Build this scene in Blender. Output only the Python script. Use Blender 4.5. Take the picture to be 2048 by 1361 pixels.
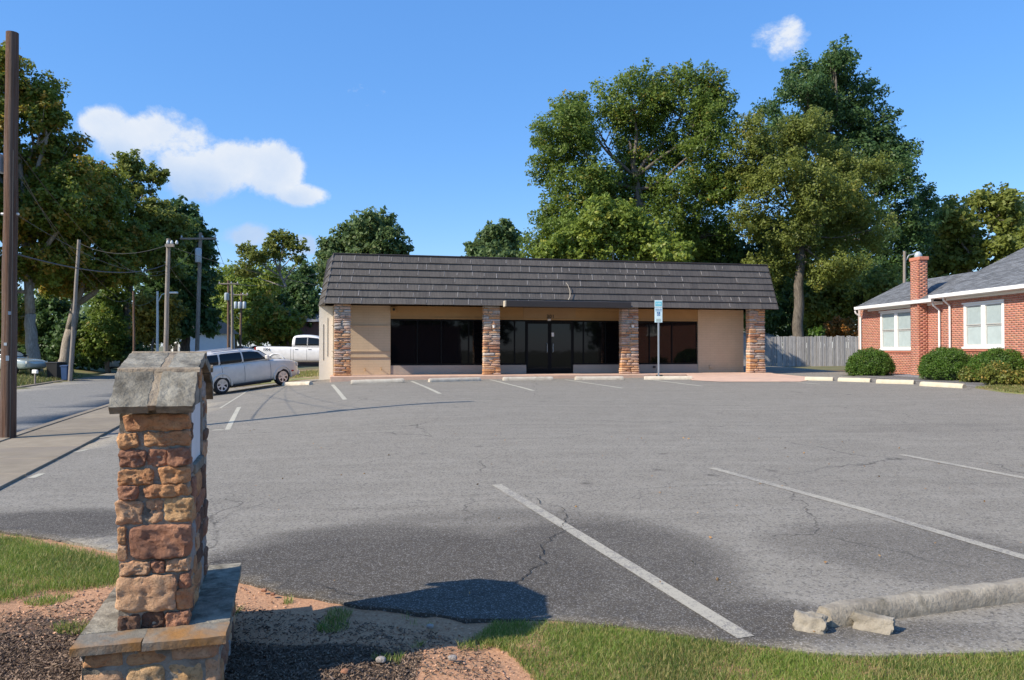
import bpy, bmesh, math, random
import numpy as np
from mathutils import Vector, Matrix, noise
from mathutils.geometry import delaunay_2d_cdt
R = math.radians
random.seed(7)
scn = bpy.context.scene
for o in list(bpy.data.objects): bpy.data.objects.remove(o)
COL = scn.collection

# ------------------------------------------------------------------ camera, sky, sun, exposure
FPX, HY, EYE = 1569.0, 700.0, 1.6
PITCH = math.atan((HY - 680.5) / FPX)
cd = bpy.data.cameras.new('camera'); cam = bpy.data.objects.new('camera', cd); COL.objects.link(cam)
cam.location = (0, 0, EYE); cam.rotation_euler = (R(90) + PITCH, 0, 0)
cd.sensor_width = 36; cd.lens = FPX / 2048 * 36; cd.clip_start = 0.05; cd.clip_end = 6000
scn.camera = cam
SUN_EL, SUN_AZ = R(37.3), math.atan2(-0.885, -0.465)          # direction towards the sun, clockwise from +Y
sd = bpy.data.lights.new('sun', 'SUN'); sun = bpy.data.objects.new('sun', sd); COL.objects.link(sun)
sd.energy = 5.0; sd.angle = R(0.53); sd.color = (1.0, 0.90, 0.76)
sv = Vector((math.sin(SUN_AZ) * math.cos(SUN_EL), math.cos(SUN_AZ) * math.cos(SUN_EL), math.sin(SUN_EL)))
sun.rotation_euler = sv.to_track_quat('Z', 'Y').to_euler(); sun.location = sv * 60
scn.view_settings.view_transform = 'Standard'; scn.view_settings.look = 'None'
scn.view_settings.gamma = 1; scn.view_settings.exposure = 0.40; scn.view_settings.use_curve_mapping = False
world = bpy.data.worlds.new('World'); scn.world = world; world.use_nodes = True

class NB:
    """small node helper"""
    def __init__(s, tree): s.t = tree; s.n = tree.nodes; s.l = tree.links
    def new(s, typ, **kw):
        nd = s.n.new(typ)
        for k, v in kw.items():
            if k.startswith('i_'):
                key = k[2:].replace('_', ' ')
                s.set(nd, key, v)
            else: setattr(nd, k, v)
        return nd
    def set(s, nd, key, v):
        inp = nd.inputs[int(key)] if key.isdigit() else nd.inputs[key]
        if isinstance(v, bpy.types.NodeSocket): s.l.new(v, inp)
        else: inp.default_value = v
    def math(s, op, a, b=0.0, c=None, clamp=False):
        nd = s.n.new('ShaderNodeMath'); nd.operation = op; nd.use_clamp = clamp
        s.set(nd, '0', a); s.set(nd, '1', b)
        if c is not None: s.set(nd, '2', c)
        return nd.outputs[0]
    def mix(s, f, a, b, blend='MIX'):
        nd = s.n.new('ShaderNodeMix'); nd.data_type = 'RGBA'; nd.blend_type = blend
        for i, v in ((0, f), (6, a), (7, b)):
            if isinstance(v, bpy.types.NodeSocket): s.l.new(v, nd.inputs[i])
            else: nd.inputs[i].default_value = v if i == 0 else (tuple(v) + (1,))[:4]
        return nd.outputs[2]
    def ramp(s, f, stops):
        nd = s.n.new('ShaderNodeValToRGB'); e = nd.color_ramp.elements
        while len(e) < len(stops): e.new(0.5)
        for k, (p, c) in enumerate(stops):
            e[k].position = p
            e[k].color = (c, c, c, 1) if isinstance(c, (int, float)) else (tuple(c) + (1,))[:4]
        s.l.new(f, nd.inputs[0]); return nd.outputs[0]
    def noise(s, vec, scale, detail=4, rough=0.55, dist=0.0):
        nd = s.n.new('ShaderNodeTexNoise'); nd.inputs['Scale'].default_value = scale
        nd.inputs['Detail'].default_value = detail; nd.inputs['Roughness'].default_value = rough
        nd.inputs['Distortion'].default_value = dist
        if vec is not None: s.l.new(vec, nd.inputs['Vector'])
        return nd.outputs['Fac']

def build_world():
    b = NB(world.node_tree)
    for x in list(b.n): b.n.remove(x)
    sky = b.new('ShaderNodeTexSky'); sky.sky_type = 'NISHITA'; sky.sun_disc = False
    sky.sun_elevation = SUN_EL; sky.sun_rotation = SUN_AZ
    sky.altitude = 200; sky.air_density = 1.0; sky.dust_density = 0.3; sky.ozone_density = 2.0
    tc = b.new('ShaderNodeTexCoord')
    sep = b.new('ShaderNodeSeparateXYZ'); b.l.new(tc.outputs['Generated'], sep.inputs[0])
    X, Y, Z = sep.outputs
    ys = b.math('MAXIMUM', Y, 0.02)
    px = b.math('DIVIDE', X, ys); pz = b.math('DIVIDE', Z, ys)
    comb = b.new('ShaderNodeCombineXYZ'); b.l.new(px, comb.inputs[0]); b.l.new(pz, comb.inputs[1])
    P = comb.outputs[0]
    n1 = b.noise(P, 8.0, 10, 0.66, 0.25); n2 = b.noise(P, 26.0, 8, 0.66)
    up_ = b.new('ShaderNodeVectorMath'); up_.operation = 'ADD'; b.l.new(P, up_.inputs[0]); up_.inputs[1].default_value = (-.012, .028, 0)
    n1u = b.noise(up_.outputs[0], 8.0, 6, 0.6, 0.25)
    blobs = [(215, 245, 80, 40, 1.0), (290, 270, 110, 62, 1.2), (360, 280, 80, 50, 1.0), (400, 345, 110, 62, 1.3), (350, 330, 90, 60, 1.1), (465, 325, 80, 52, 1.2), (545, 335, 72, 58, 1.3),
             (600, 390, 62, 24, .85), (500, 473, 66, 32, 1.5), (605, 492, 36, 24, 1.1), (1562, 70, 72, 50, 1.0), (675, 195, 50, 26, .15)]
    acc = None
    for cx, cy, rx, ry, w in blobs:
        dx = b.math('MULTIPLY', b.math('SUBTRACT', px, (cx - 1024) / FPX), FPX / rx)
        dz = b.math('MULTIPLY', b.math('SUBTRACT', pz, (HY - cy) / FPX), FPX / ry)
        q = b.math('ADD', b.math('MULTIPLY', dx, dx), b.math('MULTIPLY', dz, dz))
        g = b.math('MULTIPLY', b.math('SUBTRACT', 1.15, q), w)
        acc = g if acc is None else b.math('MAXIMUM', acc, g)
    acc = b.math('MAXIMUM', acc, -1.6)
    dens = b.math('ADD', b.math('MULTIPLY', acc, 1.35), b.math('MULTIPLY', b.math('SUBTRACT', n1, 0.56), 5.4))
    dens = b.math('ADD', dens, b.math('MULTIPLY', b.math('SUBTRACT', n2, 0.5), 1.5))
    mask = b.ramp(dens, [(0.0, 0.0), (0.4, 0.25), (0.8, 0.75), (1.0, 0.93)])
    front = b.math('GREATER_THAN', Y, 0.05)
    mask = b.math('MULTIPLY', mask, front)
    shade = b.noise(P, 7.0, 5, 0.5)
    big = b.math('MULTIPLY', b.math('SUBTRACT', dens, 0.4), 0.45, clamp=True)
    hgt = b.math('MULTIPLY', b.math('SUBTRACT', shade, 0.42), 3.0, clamp=True)
    und = b.math('ADD', b.math('MULTIPLY', b.math('SUBTRACT', n1u, n1), 2.6), b.math('MULTIPLY', big, .9), clamp=True)
    lin = b.math('SUBTRACT', b.math('SUBTRACT', (HY - 262) / FPX, b.math('MULTIPLY', b.math('SUBTRACT', px, (200 - 1024) / FPX), .30)), pz)
    und = b.math('ADD', b.math('MULTIPLY', und, .5), b.math('MULTIPLY', lin, 20.0, clamp=True), clamp=True)
    und = b.math('MULTIPLY', und, b.math('ADD', .45, b.math('MULTIPLY', n1, 1.1)), clamp=True)
    ccol = b.mix(und, (5.0, 5.25, 5.6), (2.7, 3.7, 5.3))
    hs = b.new('ShaderNodeHueSaturation'); hs.inputs['Saturation'].default_value = 1.3; hs.inputs['Value'].default_value = 1.32
    b.l.new(sky.outputs[0], hs.inputs['Color'])
    even = b.mix(0.5, hs.outputs[0], (0.95, 2.25, 5.5))
    out = b.mix(mask, even, ccol)
    bg = b.new('ShaderNodeBackground'); bg.inputs['Strength'].default_value = 0.13
    b.l.new(out, bg.inputs['Color'])
    wo = b.new('ShaderNodeOutputWorld'); b.l.new(bg.outputs[0], wo.inputs['Surface'])
build_world()

# ------------------------------------------------------------------ ground height and pixel helpers
def interp(pts, t):
    if t <= pts[0][0]: return pts[0][1]
    for (a, za), (b, zb) in zip(pts, pts[1:]):
        if t <= b:
            k = (t - a) / (b - a); k = k * k * (3 - 2 * k) * 0.4 + k * 0.6
            return za + (zb - za) * k
    return pts[-1][1]
ZST = [(-40, -.6), (0, 0.0), (6, .1), (14, 0.0), (28, -.15), (45, -.2), (60, -.15), (120, .7), (300, 2.2)]
ZB = [(-40, -.8), (0, 0), (18, .40), (24, .475), (28, .5), (60, .6), (120, .8), (300, 2.2)]
def street_s(x, y): return x + .33 * (y - 14) + 9.1        # metres to the right of the near kerb of the street
def G(x, y):
    s = street_s(x, y); t = min(1, max(0, s / 9.0)); t = t * t * (3 - 2 * t)
    z = interp(ZST, y) * (1 - t) + interp(ZB, y) * t
    z += .012 * min(15, max(0, x - 5)) * min(1, max(0, y / 10))
    if s < -6.4: z += min(.75, (-6.4 - s) * .12) * min(1, max(0, y / 20))
    return z
def ray(px, py):
    xn, yn = (px - 1024) / FPX, (680.5 - py) / FPX
    return Vector((xn, math.cos(PITCH) - yn * math.sin(PITCH), math.sin(PITCH) + yn * math.cos(PITCH)))
def at(px, py, d):
    r = ray(px, py); k = d / r.y
    return Vector((r.x * k, d, EYE + r.z * k))
def gp(px, py, off=0.0):
    r = ray(px, py); lo, hi = .5, None
    k = .5
    while k < 600:
        p = Vector((r.x * k, r.y * k, EYE + r.z * k))
        if p.z <= G(p.x, p.y): hi = k; break
        lo = k; k *= 1.04
    if hi is None: hi = 600
    for _ in range(30):
        m = (lo + hi) / 2; p = Vector((r.x * m, r.y * m, EYE + r.z * m))
        if p.z <= G(p.x, p.y): hi = m
        else: lo = m
    p = Vector((r.x * hi, r.y * hi, 0)); p.z = G(p.x, p.y) + off
    return p

# ------------------------------------------------------------------ materials
def new_mat(name):
    m = bpy.data.materials.new(name); m.use_nodes = True; b = NB(m.node_tree)
    pr = b.n['Principled BSDF']; return m, b, pr
def setp(b, pr, key, v):
    if isinstance(v, bpy.types.NodeSocket): b.l.new(v, pr.inputs[key])
    elif isinstance(v, (int, float)): pr.inputs[key].default_value = v
    else: pr.inputs[key].default_value = (tuple(v) + (1,))[:4]
def coords(b, rnd=True, scale=(1, 1, 1)):
    tc = b.new('ShaderNodeTexCoord'); v = tc.outputs['Object']
    if rnd:
        oi = b.new('ShaderNodeObjectInfo')
        mu = b.math('MULTIPLY', oi.outputs['Random'], 37.0)
        va = b.new('ShaderNodeVectorMath'); va.operation = 'ADD'; b.l.new(v, va.inputs[0]); b.l.new(mu, va.inputs[1]); v = va.outputs[0]
    mp = b.new('ShaderNodeMapping'); mp.inputs['Scale'].default_value = scale; b.l.new(v, mp.inputs['Vector'])
    return mp.outputs[0]
def surf(name, c1, c2, scale=8, rough=.8, bump=.3, bscale=60, c3=None, s3=2.0, t3=(.5, .65), objr=0.0, islr=0.0, stretch=(1, 1, 1), detail=6, dist=.02, metal=0.0, coat=0.0, spec=.4, hue=0.0):
    """general weathered surface: two tones by noise, a third as patches, random value per object or per island, bump"""
    m, b, pr = new_mat(name); v = coords(b, True, stretch)
    n = b.noise(v, scale, detail, .6)
    f = b.ramp(n, [(.3, 0.0), (.7, 1.0)]); col = b.mix(f, c1, c2)
    if c3 is not None:
        f3 = b.ramp(b.noise(v, s3, 5, .6, .4), [(t3[0], 0.0), (t3[1], 1.0)]); col = b.mix(f3, col, c3)
    if objr or islr:
        if islr: rv = b.new('ShaderNodeNewGeometry').outputs['Random Per Island']; amp = islr
        else: rv = b.new('ShaderNodeObjectInfo').outputs['Random']; amp = objr
        hs = b.new('ShaderNodeHueSaturation')
        b.l.new(b.math('ADD', 1 - amp, b.math('MULTIPLY', rv, 2 * amp)), hs.inputs['Value'])
        if hue: b.l.new(b.math('ADD', .5 - hue, b.math('MULTIPLY', b.math('FRACT', b.math('MULTIPLY', rv, 7.31)), 2 * hue)), hs.inputs['Hue'])
        b.l.new(col, hs.inputs['Color']); col = hs.outputs[0]
    setp(b, pr, 'Base Color', col); setp(b, pr, 'Roughness', rough); setp(b, pr, 'Metallic', metal)
    setp(b, pr, 'Specular IOR Level', spec); setp(b, pr, 'Coat Weight', coat)
    if bump:
        bp = b.new('ShaderNodeBump'); bp.inputs['Strength'].default_value = bump; bp.inputs['Distance'].default_value = dist
        nn = b.noise(v, bscale, 6, .65); b.l.new(nn, bp.inputs['Height']); b.l.new(bp.outputs[0], pr.inputs['Normal'])
    return m
def plain(name, c, rough=.5, metal=0.0, coat=0.0, spec=.5):
    m, b, pr = new_mat(name)
    v = coords(b); n = b.noise(v, 5, 4, .6)
    k = b.ramp(n, [(.3, .9), (.7, 1.05)])
    setp(b, pr, 'Base Color', b.mix(1.0, c, k, 'MULTIPLY')); setp(b, pr, 'Roughness', rough); setp(b, pr, 'Metallic', metal)
    setp(b, pr, 'Coat Weight', coat); setp(b, pr, 'Specular IOR Level', spec)
    return m
def leaf_mat(name, dark, light, autumn, amt, trans=.35):
    m, b, pr = new_mat(name)
    at_ = b.new('ShaderNodeAttribute'); at_.attribute_name = 'tint'
    sp = b.new('ShaderNodeSeparateXYZ'); b.l.new(at_.outputs['Vector'], sp.inputs[0])
    col = b.mix(sp.outputs[0], dark, light)
    fa = b.ramp(sp.outputs[1], [(1 - amt - .12, 0.0), (1 - amt + .1, 1.0)] if amt > 0 else [(.99, 0.0), (1.0, 0.0)])
    col = b.mix(b.math('MULTIPLY', fa, .85), col, autumn)
    setp(b, pr, 'Base Color', col); setp(b, pr, 'Roughness', .5); setp(b, pr, 'Specular IOR Level', .35)
    tr = b.new('ShaderNodeBsdfTranslucent'); b.l.new(b.mix(.5, col, light), tr.inputs['Color'])
    mx = b.new('ShaderNodeMixShader'); mx.inputs[0].default_value = trans
    b.l.new(pr.outputs[0], mx.inputs[1]); b.l.new(tr.outputs[0], mx.inputs[2])
    b.l.new(mx.outputs[0], b.n['Material Output'].inputs['Surface'])
    return m
def asphalt(name, base, patch, light, speck=150, crack=True):
    m, b, pr = new_mat(name)
    g = b.new('ShaderNodeNewGeometry'); P = g.outputs['Position']
    vo = b.new('ShaderNodeTexVoronoi'); vo.inputs['Scale'].default_value = speck; b.l.new(P, vo.inputs['Vector'])
    sp = b.new('ShaderNodeSeparateColor'); b.l.new(vo.outputs['Color'], sp.inputs[0])
    vo2 = b.new('ShaderNodeTexVoronoi'); vo2.inputs['Scale'].default_value = speck * .42; b.l.new(P, vo2.inputs['Vector'])
    sp2 = b.new('ShaderNodeSeparateColor'); b.l.new(vo2.outputs['Color'], sp2.inputs[0])
    big = b.noise(P, .35, 6, .6, .6); mid = b.noise(P, 2.2, 6, .65); fine = b.noise(P, 14, 5, .6)
    at_ = b.new('ShaderNodeAttribute'); at_.attribute_name = 'wear'
    w = b.math('ADD', at_.outputs['Fac'], b.math('MULTIPLY', b.math('SUBTRACT', big, .5), .75))
    w = b.math('ADD', w, b.math('MULTIPLY', b.math('SUBTRACT', mid, .5), .45))
    col = base
    col = b.mix(b.ramp(mid, [(.45, 0.0), (.72, .6)]), col, light)
    vs = b.new('ShaderNodeTexVoronoi'); vs.inputs['Scale'].default_value = .9; b.l.new(P, vs.inputs['Vector'])
    oil = b.math('ADD', vs.outputs['Distance'], b.math('MULTIPLY', fine, .10))
    col = b.mix(b.ramp(oil, [(.07, .75), (.13, 0.0)]), col, patch)
    col = b.mix(b.ramp(fine, [(.35, .10), (.5, 0.0)]), col, patch)
    # fine streaks of wear along the direction of driving
    mp = b.new('ShaderNodeMapping'); mp.inputs['Rotation'].default_value = (0, 0, R(-75)); mp.inputs['Scale'].default_value = (.25, 3.5, 1); b.l.new(P, mp.inputs['Vector'])
    st = b.noise(mp.outputs[0], 1.2, 5, .6)
    col = b.mix(b.ramp(st, [(.46, 0.0), (.75, .65)]), col, light)
    col = b.mix(b.ramp(w, [(.18, 0.0), (.52, .55), (.95, .95)]), col, patch)
    col = b.mix(b.ramp(sp.outputs[0], [(.72, 0.0), (.95, .42)]), col, (.47, .45, .42))
    col = b.mix(b.ramp(sp2.outputs[1], [(.0, .6), (.35, 0.0)]), col, (.05, .047, .045))
    h = sp.outputs[2]
    if crack:
        dn = b.new('ShaderNodeTexNoise'); dn.inputs['Scale'].default_value = 2.5; dn.inputs['Detail'].default_value = 7; b.l.new(P, dn.inputs['Vector'])
        vm = b.new('ShaderNodeVectorMath'); vm.operation = 'MULTIPLY_ADD'; b.l.new(dn.outputs['Color'], vm.inputs[0]); vm.inputs[1].default_value = (.55, .55, 0); b.l.new(P, vm.inputs[2])
        vc = b.new('ShaderNodeTexVoronoi'); vc.feature = 'DISTANCE_TO_EDGE'; vc.inputs['Scale'].default_value = .27; b.l.new(vm.outputs[0], vc.inputs['Vector'])
        ck = b.ramp(vc.outputs['Distance'], [(0.0, 1.0), (.0032, 0.0)])
        ck = b.math('MULTIPLY', ck, b.ramp(b.noise(P, .5, 3), [(.45, 0.0), (.6, .7)]))
        col = b.mix(ck, col, (.02, .019, .018))
    setp(b, pr, 'Base Color', col); setp(b, pr, 'Roughness', .93); setp(b, pr, 'Specular IOR Level', .25)
    bp = b.new('ShaderNodeBump'); bp.inputs['Strength'].default_value = .55; bp.inputs['Distance'].default_value = .006
    b.l.new(h, bp.inputs['Height']); b.l.new(bp.outputs[0], pr.inputs['Normal'])
    return m
def paint_mat(name, c, under, wear=.5):
    m, b, pr = new_mat(name); P = b.new('ShaderNodeNewGeometry').outputs['Position']
    n = b.noise(P, 22, 7, .7); n2 = b.noise(P, 1.6, 4, .6)
    vo = b.new('ShaderNodeTexVoronoi'); vo.inputs['Scale'].default_value = 120; b.l.new(P, vo.inputs['Vector'])
    sp = b.new('ShaderNodeSeparateColor'); b.l.new(vo.outputs['Color'], sp.inputs[0])
    f = b.math('ADD', b.math('MULTIPLY', n, .7), b.math('ADD', b.math('MULTIPLY', n2, .5), b.math('MULTIPLY', sp.outputs[0], .25)))
    fac = b.ramp(f, [(wear + .12, 0.0), (wear + .3, .9)])
    setp(b, pr, 'Base Color', b.mix(fac, c, under)); setp(b, pr, 'Roughness', .85)
    return m
def soil_mat(name):
    """clay, mulch and dry earth by the vertex attribute wear (0 clay, 1 mulch)"""
    m, b, pr = new_mat(name); P = b.new('ShaderNodeNewGeometry').outputs['Position']
    at_ = b.new('ShaderNodeAttribute'); at_.attribute_name = 'wear'
    n = b.noise(P, 5, 8, .65); n2 = b.noise(P, 60, 5, .7)
    clay = b.mix(b.ramp(n2, [(.3, 0.0), (.7, 1.0)]), (.36, .18, .10), (.60, .36, .21))
    mul = b.mix(b.ramp(n2, [(.3, 0.0), (.7, 1.0)]), (.05, .035, .025), (.17, .12, .085))
    f = b.ramp(b.math('ADD', at_.outputs['Fac'], b.math('MULTIPLY', b.math('SUBTRACT', n, .5), 1.0)), [(.35, 0.0), (.65, 1.0)])
    setp(b, pr, 'Base Color', b.mix(f, clay, mul)); setp(b, pr, 'Roughness', .95); setp(b, pr, 'Specular IOR Level', .1)
    bp = b.new('ShaderNodeBump'); bp.inputs['Strength'].default_value = .8; bp.inputs['Distance'].default_value = .02
    b.l.new(b.noise(P, 38, 8, .7), bp.inputs['Height']); b.l.new(bp.outputs[0], pr.inputs['Normal'])
    return m
M = {}
M['lot'] = asphalt('lot_asphalt', (.232, .209, .167), (.070, .060, .047), (.305, .278, .226))
M['road'] = asphalt('road_asphalt', (.215, .205, .18), (.15, .142, .125), (.26, .25, .22), speck=90, crack=False)
M['line'] = paint_mat('line_paint', (.40, .365, .285), (.20, .185, .165), .54)
M['line_far'] = paint_mat('line_paint_far', (.46, .43, .33), (.25, .235, .215), .62)
M['soil'] = soil_mat('clay_soil')
M['terrain'] = surf('terrain_ground', (.10, .12, .04), (.20, .17, .09), scale=.6, bscale=8, c3=(.16, .11, .06), s3=.2)
M['concrete'] = surf('concrete', (.36, .33, .28), (.48, .45, .39), scale=6, rough=.9, bump=.35, bscale=90, c3=(.25, .22, .18), s3=1.3, t3=(.5, .75), objr=.08)
M['stop_near'] = surf('worn_kerb_concrete', (.22, .19, .145), (.42, .37, .285), scale=9, rough=.95, bump=.9, bscale=45, c3=(.16, .14, .10), s3=5, t3=(.52, .7), dist=.012)
M['stop_cream'] = surf('cream_kerb_concrete', (.46, .40, .285), (.56, .50, .37), scale=5, rough=.85, bump=.3, bscale=40, c3=(.4, .35, .25), s3=3, t3=(.6, .75))
M['stop_tan'] = surf('tan_kerb_concrete', (.46, .40, .31), (.60, .54, .43), scale=5, rough=.9, bump=.4, bscale=40, c3=(.32, .27, .2), s3=3, t3=(.55, .75))
M['pink'] = surf('pink_painted_concrete', (.58, .38, .26), (.68, .46, .33), scale=4, rough=.8, bump=.2, bscale=60, c3=(.50, .34, .26), s3=1.2, t3=(.5, .7))
M['tan_brick'] = None
M['grass_dry'] = surf('verge_grass', (.12, .15, .04), (.24, .22, .09), scale=1.5, bscale=20, bump=.6, c3=(.22, .16, .09), s3=.6)
M['shake'] = surf('brown_metal_shakes', (.064, .054, .043), (.135, .117, .096), scale=3, rough=.5, bump=.8, bscale=9, stretch=(11, 1, .3), objr=.12, dist=.012, spec=.5)
M['black_frame'] = plain('black_window_frame', (.006, .006, .006), .55, spec=.15)
M['dark_metal'] = plain('dark_brown_metal', (.035, .028, .024), .5)
M['fascia'] = surf('tan_fascia', (.38, .225, .09), (.43, .26, .11), scale=2, rough=.75, bump=.1)
M['kick'] = surf('taupe_panel', (.40, .32, .25), (.45, .36, .28), scale=2, rough=.75, bump=.1)
M['white_wall'] = surf('cream_wall', (.78, .74, .64), (.84, .80, .70), scale=3, rough=.8, bump=.15)
M['soffit'] = surf('soffit', (.55, .42, .28), (.6, .46, .3), scale=3, rough=.8, bump=.1)
M['roof_flat'] = plain('flat_roof_membrane', (.1, .1, .1), .9)
M['white_trim'] = surf('white_trim', (.78, .77, .74), (.84, .83, .80), scale=4, rough=.5, bump=.05)
M['shingle'] = surf('grey_shingle', (.105, .112, .12), (.20, .21, .22), scale=20, rough=.9, bump=.4, bscale=90, islr=.32)
M['fence'] = surf('weathered_fence', (.26, .245, .23), (.42, .40, .38), scale=7, rough=.9, bump=.4, bscale=30, stretch=(3, 3, .4), objr=.22)
M['wood_pole'] = surf('brown_pole_wood', (.045, .02, .011), (.23, .12, .07), scale=9, rough=.85, bump=.7, bscale=35, stretch=(9, 9, .2), c3=(.18, .125, .095), s3=2.5, t3=(.42, .6), dist=.06)
M['grey_pole'] = surf('grey_pole_wood', (.17, .14, .115), (.33, .29, .25), scale=8, rough=.85, bump=.5, bscale=30, stretch=(4, 4, .3))
M['galv'] = plain('galvanised_steel', (.42, .46, .48), .45, .4)
M['wire'] = plain('black_wire', (.03, .03, .03), .6)
M['transformer'] = plain('transformer_grey', (.42, .47, .50), .4)
M['bark'] = surf('grey_bark', (.06, .05, .04), (.20, .17, .135), scale=6, rough=.95, bump=.8, bscale=14, stretch=(2, 2, .6), dist=.05)
M['bark_pale'] = surf('pale_bark', (.20, .17, .14), (.42, .37, .31), scale=6, rough=.95, bump=.8, bscale=14, stretch=(2, 2, .6), dist=.05)
M['mortar'] = surf('mortar', (.33, .285, .215), (.48, .42, .33), scale=20, rough=.95, bump=.9, bscale=90, c3=(.12, .11, .085), s3=6, t3=(.5, .7))
M['slate'] = surf('grey_slate', (.17, .153, .115), (.35, .32, .25), scale=14, rough=.8, bump=.7, bscale=34, c3=(.115, .102, .076), s3=10, t3=(.47, .66), objr=.12, spec=.25)
M['slate_rust'] = surf('rusty_slate', (.15, .135, .105), (.23, .21, .17), scale=8, rough=.75, bump=.4, bscale=30, c3=(.30, .15, .045), s3=3.6, t3=(.44, .62), objr=.08)
def stone_mat(name, a, b_, c):
    m, b, pr = new_mat(name); v = coords(b, True)
    n = b.noise(v, 14, 8, .66, .5); n2 = b.noise(v, 60, 6, .7); n3 = b.noise(v, 5, 4, .6)
    col = b.mix(b.ramp(n, [(.35, 0.0), (.66, 1.0)]), a, b_)
    col = b.mix(b.ramp(n3, [(.5, 0.0), (.68, .8)]), col, c)
    col = b.mix(b.ramp(n2, [(.32, .6), (.5, 0.0)]), col, tuple(x * .35 for x in a))
    setp(b, pr, 'Base Color', col); setp(b, pr, 'Roughness', .88); setp(b, pr, 'Specular IOR Level', .25)
    bp = b.new('ShaderNodeBump'); bp.inputs['Strength'].default_value = 1.0; bp.inputs['Distance'].default_value = .022
    b.l.new(b.noise(v, 34, 10, .72, .3), bp.inputs['Height']); b.l.new(bp.outputs[0], pr.inputs['Normal'])
    return m
M['st_tan'] = stone_mat('tan_sandstone', (.58, .33, .18), (.72, .46, .27), (.46, .23, .13))
M['st_orange'] = stone_mat('orange_sandstone', (.54, .26, .115), (.68, .39, .19), (.38, .18, .10))
M['st_red'] = stone_mat('red_brown_sandstone', (.36, .165, .095), (.50, .26, .155), (.19, .10, .07))
M['st_dark'] = stone_mat('dark_brown_sandstone', (.15, .085, .055), (.27, .155, .10), (.10, .06, .045))
M['st_yellow'] = stone_mat('yellow_sandstone', (.64, .39, .18), (.74, .49, .26), (.52, .29, .13))
M['st_grey'] = stone_mat('grey_stone', (.34, .30, .265), (.45, .40, .35), (.38, .24, .17))
M['sign_white'] = surf('white_sign_panel', (.62, .62, .60), (.72, .72, .70), scale=5, rough=.6, bump=.1)
M['st_pink'] = stone_mat('pinkish_stone', (.52, .33, .23), (.66, .47, .36), (.40, .24, .17))
M['st_pale'] = stone_mat('pale_stone', (.50, .42, .35), (.62, .54, .46), (.44, .28, .19))
def glass_dark(name, tint=(.004, .004, .005)):
    m, b, pr = new_mat(name)
    setp(b, pr, 'Base Color', tint); setp(b, pr, 'Roughness', .03); setp(b, pr, 'Specular IOR Level', .34)
    bp = b.new('ShaderNodeBump'); bp.inputs['Strength'].default_value = .05; bp.inputs['Distance'].default_value = .02
    b.l.new(b.noise(coords(b), 1.2, 3), bp.inputs['Height']); b.l.new(bp.outputs[0], pr.inputs['Normal'])
    return m
M['glass'] = glass_dark('dark_window_glass')
M['car_glass'] = glass_dark('car_glass', (.01, .013, .015))
M['blind'] = plain('window_with_pale_blind', (.36, .43, .43), .12, spec=.6)
M['blind_low'] = plain('window_screen', (.42, .49, .48), .35)
M['sash'] = plain('grey_sash', (.45, .45, .42), .5)
M['silver'] = plain('champagne_car_paint', (.68, .63, .555), .38, .05, .45)
M['white_paint'] = plain('white_car_paint', (.80, .78, .75), .3, 0, .5)
M['tyre'] = surf('tyre_rubber', (.018, .018, .018), (.03, .03, .03), rough=.85, bump=.2)
M['rim'] = plain('alloy_rim', (.62, .62, .62), .3, .7)
M['plastic'] = plain('black_plastic', (.02, .02, .021), .6)
M['seam'] = plain('dark_gap', (.02, .02, .02), .8)
M['red_lens'] = plain('red_lens', (.45, .02, .015), .2)
M['clear_lens'] = plain('clear_lens', (.62, .62, .58), .15, .2)
M['chrome'] = plain('chrome', (.6, .6, .6), .15, .9)
M['blue_print'] = plain('blue_print', (.02, .16, .38), .5)
M['sign_face'] = plain('sign_white_reflective', (.62, .80, .82), .4)
M['bin_black'] = plain('black_bin_plastic', (.012, .012, .013), .5)
M['bin_blue'] = plain('blue_bin_plastic', (.012, .045, .13), .5)
M['text_dark'] = plain('dark_lettering', (.03, .022, .018), .6)
M['lamp_white'] = plain('white_lamp_housing', (.75, .72, .66), .4)
M['bronze'] = plain('bronze_lantern', (.40, .22, .13), .4, .4)

def brick_paint(name, c, mort, sc=1.0, bump=.5):
    m, b, pr = new_mat(name); tc = b.new('ShaderNodeTexCoord')
    mp = b.new('ShaderNodeMapping'); mp.inputs['Rotation'].default_value = (R(90), 0, 0); b.l.new(tc.outputs['Object'], mp.inputs['Vector'])
    br = b.new('ShaderNodeTexBrick'); b.l.new(mp.outputs[0], br.inputs['Vector'])
    br.inputs['Color1'].default_value = (1, 1, 1, 1); br.inputs['Color2'].default_value = (.97, .97, .97, 1); br.inputs['Mortar'].default_value = (.86, .86, .86, 1)
    br.inputs['Scale'].default_value = 1.0; br.inputs['Brick Width'].default_value = .4 * sc; br.inputs['Row Height'].default_value = .1 * sc
    br.inputs['Mortar Size'].default_value = .008; br.inputs['Mortar Smooth'].default_value = .3
    n = b.noise(tc.outputs['Object'], 1.6, 5)
    col = b.mix(b.ramp(n, [(.3, 0.0), (.7, 1.0)]), c, mort); col = b.mix(1.0, col, br.outputs['Color'], 'MULTIPLY')
    setp(b, pr, 'Base Color', col); setp(b, pr, 'Roughness', .8)
    bp = b.new('ShaderNodeBump'); bp.inputs['Strength'].default_value = bump; bp.inputs['Distance'].default_value = .01
    b.l.new(br.outputs['Color'], bp.inputs['Height']); b.l.new(bp.outputs[0], pr.inputs['Normal'])
    return m
M['tan_brick'] = brick_paint('tan_painted_brick', (.56, .42, .27), (.62, .47, .305), 1.0, .25)
M['brick'] = surf('red_brick', (.40, .145, .085), (.50, .205, .13), scale=16, rough=.85, bump=.4, bscale=60, islr=.16, hue=.008)
M['brick_mortar'] = surf('brick_mortar', (.46, .36, .31), (.54, .43, .37), scale=10, rough=.95, bump=.3)
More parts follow.
